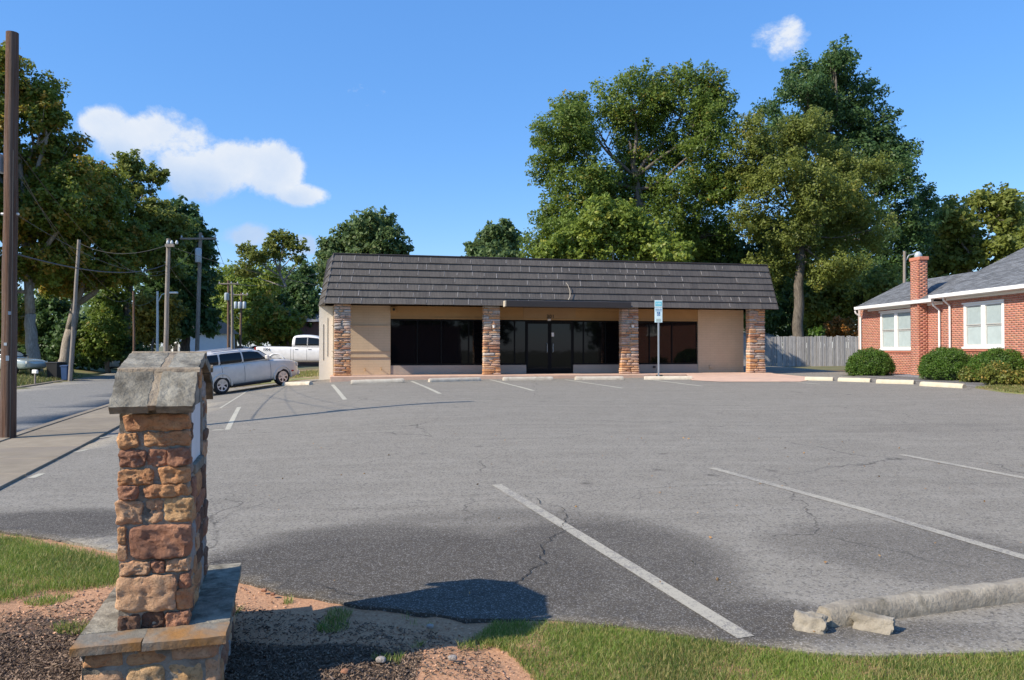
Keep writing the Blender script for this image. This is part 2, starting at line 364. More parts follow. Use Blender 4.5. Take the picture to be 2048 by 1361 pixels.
M['mulch'] = surf('wood_chips', (.085, .055, .036), (.26, .185, .13), scale=30, rough=.9, bump=.2, islr=.55)
M['blade'] = leaf_mat('grass_blades', (.045, .10, .014), (.24, .34, .055), (.50, .42, .17), .32, .38)
M['blade_dry'] = leaf_mat('verge_blades', (.07, .10, .02), (.20, .23, .06), (.34, .27, .12), .4, .3)
M['lf_oak'] = leaf_mat('oak_leaves', (.055, .105, .018), (.23, .31, .055), (.50, .28, .045), .045, .45)
M['lf_dark'] = leaf_mat('dark_leaves', (.026, .068, .026), (.125, .21, .058), (.18, .20, .05), .02, .4)
M['lf_olive'] = leaf_mat('olive_leaves', (.085, .115, .022), (.29, .33, .07), (.45, .32, .07), .07, .45)
M['lf_yellow'] = leaf_mat('yellow_green_leaves', (.12, .17, .025), (.29, .37, .06), (.50, .46, .07), .14, .42)
M['lf_maple'] = leaf_mat('maple_leaves', (.05, .09, .015), (.30, .34, .05), (.55, .30, .05), .30, .48)
M['lf_gold'] = leaf_mat('golden_leaves', (.09, .09, .014), (.30, .26, .04), (.42, .28, .04), .25)
M['lf_far'] = leaf_mat('far_leaves', (.055, .10, .034), (.19, .27, .09), (.34, .31, .10), .08, .42)
M['lf_bush'] = leaf_mat('clipped_bush_leaves', (.03, .075, .010), (.13, .23, .03), (.25, .2, .04), .03)
M['lf_azalea'] = leaf_mat('azalea_leaves', (.07, .11, .02), (.24, .25, .05), (.50, .33, .08), .3)
M['lf_orange'] = leaf_mat('orange_leaves', (.10, .07, .02), (.30, .17, .04), (.45, .17, .04), .4)

# ------------------------------------------------------------------ mesh and object helpers
class MB:
    def __init__(s): s.v = []; s.f = []
    def add(s, vs, fs):
        o = len(s.v); s.v += [tuple(p) for p in vs]; s.f += [tuple(i + o for i in f) for f in fs]; return s
    def box(s, x0, x1, y0, y1, z0, z1, mat=None):
        vs = [(x, y, z) for z in (z0, z1) for y in (y0, y1) for x in (x0, x1)]
        if mat is not None: vs = [mat @ Vector(p) for p in vs]
        return s.add(vs, [(0, 2, 3, 1), (4, 5, 7, 6), (0, 1, 5, 4), (2, 6, 7, 3), (0, 4, 6, 2), (1, 3, 7, 5)])
    def prism(s, poly, a, b, axis='z'):
        def P(p, t): return {'z': (p[0], p[1], t), 'y': (p[0], t, p[1]), 'x': (t, p[0], p[1])}[axis]
        n = len(poly)
        return s.add([P(p, a) for p in poly] + [P(p, b) for p in poly],
                     [tuple(range(n))[::-1], tuple(range(n, 2 * n))] + [(i, (i + 1) % n, n + (i + 1) % n, n + i) for i in range(n)])
    def tube(s, pts, rad, n=8, cap=True):
        pts = [Vector(p) for p in pts]; rings = []; o = len(s.v)
        if isinstance(rad, (int, float)): rad = [rad] * len(pts)
        prev = None
        for i, p in enumerate(pts):
            t = (pts[min(i + 1, len(pts) - 1)] - pts[max(i - 1, 0)]).normalized()
            a = prev if prev is not None else (Vector((1, 0, 0)) if abs(t.x) < .8 else Vector((0, 1, 0)))
            a = (a - t * a.dot(t)).normalized(); c = t.cross(a); prev = a
            for k in range(n):
                an = 2 * math.pi * k / n
                s.v.append(tuple(p + (a * math.cos(an) + c * math.sin(an)) * rad[i]))
        for i in range(len(pts) - 1):
            for k in range(n):
                k2 = (k + 1) % n
                s.f.append((o + i * n + k, o + i * n + k2, o + (i + 1) * n + k2, o + (i + 1) * n + k))
        if cap:
            s.f.append(tuple(o + k for k in range(n))[::-1]); s.f.append(tuple(o + (len(pts) - 1) * n + k for k in range(n)))
        return s
    def lathe(s, prof, cx=0, cy=0, n=16, axis='z', caps=True):
        o = len(s.v)
        for r, h in prof:
            for k in range(n):
                a = 2 * math.pi * k / n; p = (cx + r * math.cos(a), cy + r * math.sin(a), h)
                s.v.append(p if axis == 'z' else (p[0], p[2], p[1]))
        m = len(prof)
        for i in range(m - 1):
            for k in range(n):
                k2 = (k + 1) % n; s.f.append((o + i * n + k, o + i * n + k2, o + (i + 1) * n + k2, o + (i + 1) * n + k))
        if caps: s.f.append(tuple(o + k for k in range(n))[::-1]); s.f.append(tuple(o + (m - 1) * n + k for k in range(n)))
        return s
    def mesh(s, name, mt, smooth=False):
        me = bpy.data.meshes.new(name); me.from_pydata(s.v, [], s.f); me.materials.append(mt)
        if smooth: me.polygons.foreach_set('use_smooth', [True] * len(me.polygons))
        me.update(); return me
    def obj(s, name, mt, parent=None, smooth=False, bevel=0, autos=None):
        me = s.mesh(name, mt, smooth)
        bm = bmesh.new(); bm.from_mesh(me); bmesh.ops.recalc_face_normals(bm, faces=bm.faces)
        if bevel: bmesh.ops.bevel(bm, geom=list(bm.edges), offset=bevel, segments=1, affect='EDGES', clamp_overlap=True)
        bm.to_mesh(me); bm.free()
        if autos is not None: me.set_sharp_from_angle(angle=R(autos))
        return link(name, me, parent)
def link(name, me, parent=None):
    o = bpy.data.objects.new(name, me); COL.objects.link(o)
    if parent is not None: o.parent = parent
    return o
def tag(o, label=None, cat=None, group=None, kind=None):
    if label: o['label'] = label
    if cat: o['category'] = cat
    if group: o['group'] = group
    if kind: o['kind'] = kind
    return o
def empty(name, loc, rz=0, label=None, cat=None, group=None):
    o = bpy.data.objects.new(name, None); COL.objects.link(o); o.location = loc; o.rotation_euler = (0, 0, rz); o.empty_display_size = .2
    return tag(o, label, cat, group)
def copy_tree(o, parent=None):
    c = o.copy(); COL.objects.link(c); c.parent = parent
    for ch in list(o.children): copy_tree(ch, c)
    return c
def np_mesh(name, V, F, mt, tint=None, smooth=False):
    """fast mesh from arrays, all faces with the same number of corners"""
    me = bpy.data.meshes.new(name); nv, nf, k = len(V), len(F), F.shape[1]
    me.vertices.add(nv); me.vertices.foreach_set('co', V.astype(np.float32).ravel())
    me.loops.add(nf * k); me.loops.foreach_set('vertex_index', F.astype(np.int32).ravel())
    me.polygons.add(nf); me.polygons.foreach_set('loop_start', np.arange(0, nf * k, k, dtype=np.int32))
    try: me.polygons.foreach_set('loop_total', np.full(nf, k, dtype=np.int32))
    except Exception: pass
    me.materials.append(mt)
    if tint is not None:
        a = me.attributes.new('tint', 'FLOAT_VECTOR', 'POINT'); a.data.foreach_set('vector', tint.astype(np.float32).ravel())
    me.update(calc_edges=True)
    if smooth: me.polygons.foreach_set('use_smooth', [True] * nf)
    return me
def inside(poly, x, y):
    c = False; n = len(poly); j = n - 1
    for i in range(n):
        xi, yi = poly[i]; xj, yj = poly[j]
        if (yi > y) != (yj > y) and x < (xj - xi) * (y - yi) / (yj - yi) + xi: c = not c
        j = i
    return c
def densify(poly, step):
    out = []
    for i in range(len(poly)):
        a, b = Vector(poly[i]), Vector(poly[(i + 1) % len(poly)]); n = max(1, int((b - a).length / step))
        for k in range(n): out.append(tuple(a + (b - a) * k / n))
    return out
def sheet(name, poly, res, off, mt, skirt=0.0, wear=None, zf=None, near=None):
    """ground-following sheet inside a polygon, with a skirt at its edge. near: (ymax, finer step)"""
    zf = zf or G
    poly = [(p[0], p[1]) for p in poly]; bd = densify(poly, res)
    xs = [p[0] for p in bd]; ys = [p[1] for p in bd]; pts = list(bd)
    def fill(st, y0, y1):
        x = min(xs) + st * .5
        while x < max(xs):
            y = y0 + st * .5
            while y < y1:
                if inside(poly, x, y): pts.append((x + random.uniform(-.15, .15) * st, y + random.uniform(-.15, .15) * st))
                y += st
            x += st
    if near: fill(near[1], min(ys), min(near[0], max(ys))); fill(res, max(near[0], min(ys)), max(ys))
    else: fill(res, min(ys), max(ys))
    nb = len(bd)
    vs, es, fs, _, _, _ = delaunay_2d_cdt([Vector(p) for p in pts], [(i, (i + 1) % nb) for i in range(nb)], [], 1, 1e-4)
    V = [(p.x, p.y, zf(p.x, p.y) + off) for p in vs]; F = [tuple(f) for f in fs]
    # faces upwards
    F = [f if (V[f[1]][0] - V[f[0]][0]) * (V[f[2]][1] - V[f[0]][1]) - (V[f[1]][1] - V[f[0]][1]) * (V[f[2]][0] - V[f[0]][0]) > 0 else f[::-1] for f in F]
    if skirt:
        cnt = {}
        for f in F:
            for i in range(3):
                e = (f[i], f[(i + 1) % 3]); cnt[e] = 1
        for (a, b) in list(cnt):
            if (b, a) not in cnt:
                o = len(V); V += [(V[a][0], V[a][1], V[a][2] - skirt), (V[b][0], V[b][1], V[b][2] - skirt)]; F.append((b, a, o, o + 1))
    me = bpy.data.meshes.new(name); me.from_pydata(V, [], F); me.materials.append(mt)
    if wear:
        a = me.attributes.new('wear', 'FLOAT', 'POINT'); a.data.foreach_set('value', [wear(p[0], p[1]) for p in V])
    me.polygons.foreach_set('use_smooth', [len(f) == 3 for f in F])
    me.update(); return link(name, me)
# ------------------------------------------------------------------ setting: terrain, lot, street, pavement
def build_terrain():
    xs = [-1500, -800, -400, -200, -120, -80] + [(-60 + 3 * i) for i in range(41)] + [80, 120, 200, 400, 800, 1500]
    ys = [-1500, -600, -200, -100, -60] + [(-40 + 3 * i) for i in range(55)] + [140, 160, 200, 300, 500, 900, 1600, 3000]
    V = [(x, y, G(x, y) - .09) for y in ys for x in xs]; n = len(xs)
    F = [(j * n + i, j * n + i + 1, (j + 1) * n + i + 1, (j + 1) * n + i) for j in range(len(ys) - 1) for i in range(n - 1)]
    me = bpy.data.meshes.new('terrain'); me.from_pydata(V, [], F); me.materials.append(M['terrain']); me.polygons.foreach_set('use_smooth', [True] * len(F))
    tag(link('terrain', me), kind='structure')
build_terrain()
LOT_EDGE_PX = [(0, 1062), (120, 1080), (240, 1104), (400, 1138), (490, 1162), (560, 1184), (640, 1200), (740, 1212), (850, 1226), (930, 1238), (1010, 1238), (1120, 1242), (1240, 1252), (1360, 1268), (1480, 1288), (1600, 1303), (1720, 1312), (1900, 1308), (2048, 1302)]
def rough_edge(px):
    P = [gp(*p) for p in px]; out = []
    for a, c in zip(P, P[1:]):
        n = max(1, int((c - a).length / .06))
        for k in range(n):
            q = a.lerp(c, k / n); q.y += .022 * noise.fractal(Vector((q.x * 4, q.y, 3)), .8, 2, 5); out.append(q)
    return out + [P[-1]]
LOT_EDGE = rough_edge(LOT_EDGE_PX)
LOT_LEFT = [gp(*p) for p in [(-150, 1015), (0, 957), (70, 930), (165, 893), (240, 868), (330, 842), (415, 812)]]
SX = lambda y, s: s - .33 * (y - 14) - 9.1
fr = gp(2048, 1302)
lot_poly = [(p.x, p.y) for p in LOT_EDGE] + [(6, fr.y + .1), (14, fr.y + .3), (14, 12), (14.2, 18), (13.2, 20.5), (13.0, 30), (14.6, 33), (15.0, 45.6), (8, 45.6), (-2, 41), (-8.5, 31.5), (-8.3, 31.3), (-12.4, 31.2), (SX(29.5, 1.0), 29.5)] + [(p.x, p.y) for p in LOT_LEFT[::-1]] + [(-9, 9.0), (-8, 5.8)]
DARK = [(620, 1140, 250, 60, 1.1), (880, 1150, 330, 75, 1.15), (1180, 1120, 280, 80, .85), (1400, 1240, 280, 50, .9), (750, 1090, 260, 40, .8), (80, 1050, 230, 28, .9), (1780, 1090, 260, 45, .45), (1900, 1120, 250, 50, .5), (1000, 1060, 350, 40, .5), (1330, 1200, 160, 30, .55), (1700, 1260, 300, 30, .6), (1900, 860, 260, 12, .3), (560, 1000, 150, 18, .2)]
DW = []
for cx, cy, rx, ry, w in DARK:
    c = gp(cx, cy); a = gp(cx + rx, cy); t = gp(cx, cy - ry); DW.append((c.x, c.y, abs(a.x - c.x), abs(t.y - c.y), w))
def lot_wear(x, y):
    v = .08
    for cx, cy, rx, ry, w in DW:
        q = ((x - cx) / rx) ** 2 + ((y - cy) / ry) ** 2
        if q < 1.6: v = max(v, w * min(1, (1.6 - q) * 1.1))
    return v
tag(sheet('parking_lot', lot_poly, .8, 0.0, M['lot'], skirt=.05, wear=lot_wear, near=(12, .16)), kind='structure')
# street with far kerb and verge
road_poly = [(SX(y, 0), y) for y in (-12, 0, 8, 14, 20, 28, 40, 60, 90, 140, 220)] + [(SX(y, -6.4), y) for y in (220, 140, 90, 60, 40, 28, 20, 14, 8, 0, -12)]
tag(sheet('road', road_poly, 2.0, -.012, M['road'], skirt=.05), kind='structure')
# pavement beside the street: concrete slabs, kerb stones
pav = tag(empty('sidewalk', (0, 0, 0)), kind='structure')
def slab(y0, y1, s0, s1, par, nm, mt, h, z0=None, gap=.012, lowerleft=0):
    b = MB(); c = [(SX(y0 + gap, s0 + gap), y0 + gap), (SX(y0 + gap, s1 - gap), y0 + gap), (SX(y1 - gap, s1 - gap), y1 - gap), (SX(y1 - gap, s0 + gap), y1 - gap)]
    t = [(x, y, G(x, y) + h) for x, y in c]; b.add([(x, y, z - .16) for x, y, z in t] + t, [(3, 2, 1, 0), (4, 5, 6, 7), (0, 1, 5, 4), (1, 2, 6, 5), (2, 3, 7, 6), (3, 0, 4, 7)])
    return b.obj(nm, mt, par, bevel=.006)
M['pave'] = surf('sidewalk_concrete', (.215, .175, .12), (.29, .24, .17), scale=3, rough=.9, bump=.4, bscale=60, c3=(.24, .20, .15), s3=.9, t3=(.5, .7), objr=.12)
y = 8.0
while y < 34:
    slab(y, y + 1.5, .2, 1.75, pav, 'paving_slab', M['pave'], .03); y += 1.5
tag(sheet('sidewalk_apron', [(SX(q, .3), q) for q in (8, 14, 20, 30)] + [(SX(q, 3.2), q) for q in (30, 20, 14, 8)], 1.0, -.012, surf('apron_concrete', (.20, .175, .15), (.30, .265, .22), scale=2, rough=.95, bump=.5, bscale=80, c3=(.13, .11, .09), s3=.7), skirt=.03), kind='structure')
kr = empty('kerb', (0, 0, 0)); tag(kr, kind='structure')
y = 8.0
while y < 44:
    slab(y, y + 2.4, 0.0, .2, kr, 'kerb_stone', M['pave'], .045); slab(y, y + 2.4, -6.6, -6.4, kr, 'kerb_stone', M['pave'], .04); y += 2.4
tag(sheet('verge', [(SX(q, -6.6), q) for q in (10, 20, 30, 40, 60, 90)] + [(SX(q, -40), q) for q in (90, 60, 40, 30, 20, 10)], 3.0, .0, M['grass_dry'], skirt=.05), kind='structure')
tag(sheet('soil', [(p.x, p.y - .0) for p in LOT_EDGE] + [(14, fr.y + .4), (14, -3), (-10, -3), (-8.5, 5.2)], .5, -.018, M['soil'], near=(7, .09),
          wear=lambda x, y: 1.0 if (y < 4.15 - .1 * (x + 1.5) and x < -.45) else (.55 if (x < -2.2 and y < 4.6) else .0),
          zf=lambda x, y: G(x, y) + .018 * noise.fractal(Vector((x * 3, y * 3, 0)), .8, 2, 4) * (1 if 2 < y < 7 else 0)), kind='structure')
# side yard left of the building, bed by the brick house, path beyond the stops
tag(sheet('side_yard', [(-7.6, 31.6), (-12.6, 31.6), (-16.2, 44), (-9.6, 44)], 1.0, .02, surf('yard_earth', (.20, .14, .08), (.30, .23, .13), scale=4, bscale=30, c3=(.14, .17, .05), s3=.6), skirt=.06), kind='structure')
path_poly = [(13.0, 20.5), (13.1, 30), (14.6, 33), (18, 34), (18, 17), (14.3, 17)]
tag(sheet('side_drive', path_poly, 1.0, .012, asphalt('drive_asphalt', (.13, .125, .12), (.09, .085, .08), (.19, .18, .17), 80, False), skirt=.05), kind='structure')
tag(sheet('gravel_bed', [(14.45, 27.0), (14.3, 30.5), (15.7, 30.5), (15.7, 27.0)], .3, .03, surf('gravel', (.12, .12, .13), (.33, .33, .34), scale=40, bump=1, bscale=50), skirt=.03), kind='structure')
lawn = [gp(*p) for p in [(1950, 777), (2010, 786), (2120, 796), (2160, 772), (2020, 770)]]
tag(sheet('lawn_strip', [(p.x, p.y) for p in lawn], .4, .02, M['grass_dry'], skirt=.04), kind='structure')

# painted stall lines
lines = tag(empty('stall_lines', (0, 0, 0)), kind='structure')
def stripe(pts, w, mt, nm='painted_line', off=.004):
    P = [gp(*p) if len(p) == 2 else Vector(p) for p in pts]; Q = []
    for a, b in zip(P, P[1:]):
        n = max(2, int((b - a).length / .3))
        Q += [a + (b - a) * k / n for k in range(n)]
    Q.append(P[-1]); V = []; F = []
    for i, p in enumerate(Q):
        t = (Q[min(i + 1, len(Q) - 1)] - Q[max(i - 1, 0)]); t.z = 0; t.normalize(); n = Vector((-t.y, t.x, 0)) * w / 2
        for sgn in (1, -1):
            c = p + n * sgn; V.append((c.x, c.y, G(c.x, c.y) + off))
        if i: F.append((2 * i - 2, 2 * i - 1, 2 * i + 1, 2 * i))
    b = MB(); b.add(V, F); return b.obj(nm, mt, lines)
stripe([(993, 970), (1260, 1133), (1492, 1276)], .105, M['line'])
stripe([(1425, 937), (1720, 1018), (2060, 1119)], .105, M['line'])
stripe([(1802, 910), (2060, 959)], .105, M['line'])
for a in ([(823, 763), (880, 788)], [(980, 760), (1067, 782)], [(1130, 760), (1245, 777)], [(1290, 759), (1405, 773)], [(665, 770), (690, 800)], [(1470, 761), (1560, 766)], [(1500, 758), (1640, 769)]):
    stripe(a, .11, M['line_far'])
stripe([(478, 815), (455, 860), (425, 861)], .1, M['line_far'])
stripe([(150, 905), (175, 900)], .09, M['line_far']); stripe([(62, 957), (84, 948)], .09, M['line_far']); stripe([(170, 881), (240, 870)], .07, M['line_far'])
stripe([(640, 770), (500, 779), (440, 817)], .06, M['line_far'])
# cracks in the asphalt (dark open joints)
cracks = tag(empty('asphalt_cracks', (0, 0, 0)), kind='structure')
crm = plain('crack_dark', (.018, .017, .016), .95)
def crack(pts, w=.012, amp=.035):
    P = [gp(*p) for p in pts]; Q = []
    for a, b in zip(P, P[1:]):
        n = max(3, int((b - a).length / .035))
        Q += [a + (b - a) * k / n for k in range(n)]
    V = []; F = []
    for i, p in enumerate(Q):
        t = (Q[min(i + 1, len(Q) - 1)] - Q[max(i - 1, 0)]); t.z = 0; t.normalize(); n = Vector((-t.y, t.x, 0))
        c = p + n * amp * (noise.noise(p * 6) + .5 * noise.noise(p * 17) + .3 * noise.noise(p * 50)) * 1.6
        ww = w * (.4 + .9 * abs(noise.noise(p * 23)))
        for sgn in (1, -1): q = c + n * ww * sgn * .5; V.append((q.x, q.y, G(q.x, q.y) + .0065))
        if i: F.append((2 * i - 2, 2 * i - 1, 2 * i + 1, 2 * i))
    b = MB(); b.add(V, F); b.obj('crack', crm, cracks)
crack([(1130, 1062), (1090, 1088), (1082, 1125), (1055, 1155), (1020, 1170)], .012)
crack([(1020, 1170), (940, 1195), (850, 1200), (700, 1190), (600, 1165)], .007)
crack([(1045, 990), (1160, 985), (1400, 972), (1700, 962), (2048, 970)], .008)
crack([(660, 1022), (900, 1012), (1045, 990)], .006); crack([(420, 1050), (480, 1020), (640, 978)], .006)
crack([(1130, 1062), (1125, 1020), (1045, 990)], .009); crack([(1000, 985), (860, 1005), (660, 1022)], .006)
crack([(60, 1075), (150, 1085), (235, 1065)], .010); crack([(1130, 1062), (1300, 1040), (1500, 1035)], .006)

# ------------------------------------------------------------------ wheel stops
def stop_mesh(L, h=.13, w=.19, seed=0, rough=.004, seg=36):
    prof = [(-w / 2, 0), (-w / 2, h * .45), (-w * .3, h * .93), (-w * .2, h), (w * .2, h), (w * .3, h * .93), (w / 2, h * .45), (w / 2, 0)]
    b = MB(); n = len(prof); V = []
    for i in range(seg + 1):
        x = -L / 2 + L * i / seg; sc = .9 if i in (0, seg) else 1
        for (a, z) in prof:
            d = noise.noise(Vector((x * 7 + seed, a * 9, z * 9 + seed))) * rough + noise.noise(Vector((x * 25 + seed, a * 30, z * 30))) * rough * .7
            V.append((x, a * sc + d, z * (sc if z > .02 else 1) + (d if z > .01 else 0)))
    F = [(i * n + k, i * n + k + 1, (i + 1) * n + k + 1, (i + 1) * n + k) for i in range(seg) for k in range(n - 1)]
    F += [tuple(range(n))[::-1], tuple(range(seg * n, seg * n + n))]
    return b.add(V, F)
def put_stop(p0, p1, mt, label, group, h=.13, w=.19, seed=0, rough=.004):
    a, c = gp(*p0), gp(*p1); mid = (a + c) / 2; L = (c - a).length
    o = stop_mesh(L, h, w, seed, rough).obj('wheel_stop', mt, autos=50)
    o.location = (mid.x, mid.y, G(mid.x, mid.y) - .004); o.rotation_euler = (0, -math.asin((c.z - a.z) / L), math.atan2(c.y - a.y, c.x - a.x))
    return tag(o, label, 'wheel stop', group)
names = ['cream concrete wheel stop at the left end of the right-hand row, nearest the ramp', 'cream concrete wheel stop, second from the ramp in the row beside the round bushes', 'cream concrete wheel stop, third from the ramp in the row beside the round bushes', 'cream concrete wheel stop at the right end of its row, nearest the grass strip']
for k, (a, c) in enumerate([((1611, 761), (1667, 762)), ((1678, 763), (1742, 765)), ((1754, 767), (1829, 769)), ((1843, 772), (1929, 777))]):
    put_stop(a, c, M['stop_cream'], names[k], 'cream wheel stops by the brick house', seed=k)
snames = ['tan concrete wheel stop at the left end of the porch, below the first stone pillar', 'tan concrete wheel stop under the left dark window', 'tan concrete wheel stop just right of the second stone pillar, left of the glass doors', 'tan concrete wheel stop below the right part of the glass doors', 'tan concrete wheel stop behind the disabled parking sign']
for k, (a, c) in enumerate([((702, 769), (808, 765.5)), ((858, 764.5), (960, 762)), ((1006, 761.5), (1105, 760.5)), ((1150, 760.3), (1246, 759.8)), ((1288, 759.6), (1385, 759.3))]):
    put_stop(a, c, M['stop_tan'], snames[k], 'wheel stops along the porch', seed=k * 3)
put_stop((568, 772), (622, 770), M['stop_tan'], 'short tan wheel stop on the ground before the silver car', None, seed=5)
# the broken near kerb: long piece and two loose chunks
put_stop((1648, 1247), (2230, 1168), M['stop_near'], 'long weathered concrete wheel stop with a broken end, bottom right', None, h=.105, w=.15, seed=9, rough=.009)
def rubble(px, py, sx, sy, sz, rz, label, seed):
    bm = bmesh.new(); bmesh.ops.create_cube(bm, size=1); bmesh.ops.subdivide_edges(bm, edges=list(bm.edges), cuts=7, use_grid_fill=True)
    for v in bm.verts:
        p = v.co * 2; m = (abs(p.x) ** 9 + abs(p.y) ** 9 + abs(p.z) ** 9) ** (1 / 9); p = p / m * .5
        taper = 1 - .5 * (p.z + .5)
        q = Vector((p.x * sx, p.y * sy * taper, (p.z + .42) * sz))
        d = noise.fractal(q * 22 + Vector((seed, 0, 0)), .8, 2, 5) * .012
        if abs(p.x) > .45: d += noise.noise(q * 45 + Vector((0, seed, 0))) * .018
        v.co = q + p.normalized() * d
    me = bpy.data.meshes.new('concrete_chunk'); bm.to_mesh(me); bm.free(); me.materials.append(M['stop_near'])
    me.polygons.foreach_set('use_smooth', [True] * len(me.polygons)); me.set_sharp_from_angle(angle=R(35))
    o = link('concrete_chunk', me); g = gp(px, py); o.location = (g.x, g.y, g.z - .004); o.rotation_euler = (0, R(4), rz)
    return tag(o, label, 'concrete chunk', 'broken chunks of the near wheel stop')
rubble(1620, 1258, .16, .13, .095, R(-28), 'loose broken concrete chunk off the left end of the long wheel stop', 1)
rubble(1745, 1258, .20, .12, .09, R(-32), 'loose broken concrete chunk lying in front of the long wheel stop', 2)

# ------------------------------------------------------------------ the shop building
BR = R(13.0); BX, BY, FL = -7.0, 28.6, .64
shop = empty('shop_building', (BX, BY, FL), BR, 'low tan brick shop with a brown shake mansard roof, stone pillars and dark windows', 'shop')
cB, sB = math.cos(BR), math.sin(BR)
def UX(px, v):
    xn = (px - 1024) / FPX
    return (xn * (BY + cB * v) - BX + sB * v) / (cB - sB * xn)
def BY_(u, v): return BY + sB * u + cB * v
def ZL(py, u, v): return EYE - FL + (HY - py) / FPX * BY_(u, v)
W = 1.35                                        # wall plane behind the pillars
EZ, TZ, UL, UR = 2.67, 4.545, .14, 18.6
DEP = 11.5
# porch slab with its kerb face, and ramp
b = MB(); uf0, uf1 = .36, UX(1545, -.1)
b.prism([(uf0, -.62), (UX(1400, -.62), -.62), (uf1, -.05), (uf1, W - .002), (uf0, W - .002)], -.45, -.002)
b.obj('porch_slab', M['pink'], shop, bevel=.012)
b = MB(); ra = [gp(1382, 763), gp(1600, 765.5)]
tp = [Vector((BX + cB * u - sB * v, BY + sB * u + cB * v, FL - .006)) for u, v in ((UX(1372, -.63), -.63), (UX(1400, -.63), -.625), (uf1 + .01, -.05), (uf1 + .01, .5))]
bt = [gp(1384, 761.5), gp(1440, 764.5), gp(1600, 764.5), gp(1640, 757)]
V = [tuple(p) for p in tp] + [(p.x, p.y, p.z + .012) for p in bt]
b.add(V, [(0, 4, 5, 1), (1, 5, 6, 2), (2, 6, 7, 3)])
inv = Matrix.LocRotScale(Vector((BX, BY, FL)), Matrix.Rotation(BR, 3, 'Z').to_quaternion(), None).inverted()
b.v = [tuple(inv @ Vector(p)) for p in b.v]
b.obj('ramp', M['pink'], shop)
# walls
uc = UX(666, W); uw0, uw1, ur = UX(781, W), UX(1395, W), UX(1487, W)
zt, zb = 2.17, .345
def bx(nm, x0, x1, y0, y1, z0, z1, mt, par=shop, bevel=0):
    return MB().box(x0, x1, y0, y1, z0, z1).obj(nm, mt, par, bevel=bevel)
bx('brick_wall', uc, uw0, W, W + .3, -.4, EZ, M['tan_brick'])
bx('brick_wall', uw1 + .03, ur, W, W + .3, -.1, EZ, M['tan_brick'])
bx('side_wall', -.06, uc - .003, 1.95, DEP, -.6, EZ + .0, M['white_wall'])
bx('side_wall', ur - .25, ur - .003, W + .303, DEP, -.1, EZ, M['tan_brick'])
bx('back_wall', 0, ur - .26, DEP - .2, DEP + .1, -.4, EZ, M['tan_brick'])
for u in (.1, .26): bx('wall_slot', u, u + .018, 1.942, 1.95, .55 if u < .2 else .7, 1.95 if u < .2 else 2.2, M['seam'])
bx('return_wall', uc, uc + .2, W + .301, 1.949, -.4, EZ, M['tan_brick'])
# ledges on the left wall and fascia
for z in (ZL(652, 2, W), ZL(703, 2, W), ZL(714.5, 2, W)):
    bx('ledge', uc - .05, uw0 - .004, W - .035, W - .001, z - .012, z + .012, M['tan_brick'])
ud0, ud1 = UX(1053, W), UX(1147, W)
bx('fascia', uw0 + .003, uw1 + .028, W + .02, W + .2, zt + .06, EZ, M['fascia'])
bx('fascia_trim', uw0 + .003, uw1 + .028, W - .01, W + .2, zt, zt + .058, M['fascia'])
bx('fascia_panel', UX(1047, W), UX(1151, W), W + .002, W + .019, zt + .07, EZ - .003, surf('brown_fascia_panel', (.33, .21, .105), (.37, .24, .12), scale=2, bump=.1, rough=.7))
bx('soffit', UL + .02, UR - .02, .07, DEP - .1, EZ, EZ + .02, M['soffit'])
for a, c in ((uw0 + .003, ud0 - .003), (ud1 + .003, uw1 + .028)):
    bx('kick_panel', a, c, W + .03, W + .2, -.002, zb, M['kick'])
# dark glazed shop front: panes, mullions, doors
mull = [781, 835, 883, 938, 984, 1030, 1053]
mull2 = [1147, 1168, 1212, 1258, 1300, 1345, 1395]
for ms in (mull, mull2):
    us = [UX(m, W) for m in ms]; us[0] += .006; us[-1] -= .006
    for i, u in enumerate(us):
        ww = .045; bx('mullion', u - (ww / 2 if i else 0), u + (ww / 2 if i < len(us) - 1 else 0), W + .05, W + .13, zb + .07, zt - .062, M['black_frame'])
    bx('window_sill', us[0], us[-1], W + .04, W + .15, zb + .002, zb + .068, M['black_frame'])
    bx('window_head', us[0], us[-1], W + .045, W + .14, zt - .06, zt - .002, M['black_frame'])
    for i in range(len(us) - 1):
        p = bx('window_pane', us[i] + .031, us[i + 1] - .031, W + .085, W + .095, zb + .071, zt - .063, M['glass'])
um = (ud0 + ud1) / 2
for k, (a, c) in enumerate(((ud0 + .01, um - .004), (um + .004, ud1 - .01))):
    d = bx('door', a, c, W + .06, W + .10, .01, .20, M['black_frame'])
    for x0, x1, z0, z1 in ((a, a + .07, .202, 2.1), (c - .07, c, .202, 2.1), (a + .072, c - .072, 2.02, 2.1)):
        bx('door_frame', x0, x1, W + .06, W + .10, z0, z1, M['black_frame'], d)
    bx('door_glass', a + .072, c - .072, W + .075, W + .085, .202, 2.018, M['glass'], d)
    hx = c - .12 if k == 0 else a + .12
    MB().tube([(hx, W + .055, .85), (hx, W - .0, .87), (hx, W - .0, 1.2), (hx, W + .055, 1.22)], .012, 6).obj('door_handle', M['galv'], d)
bx('door_head', ud0, ud1, W + .05, W + .12, 2.105, zt - .003, M['black_frame'])
bx('notice', UX(1104, W), UX(1109, W), W + .072, W + .0735, 1.5, 1.66, M['lamp_white'])
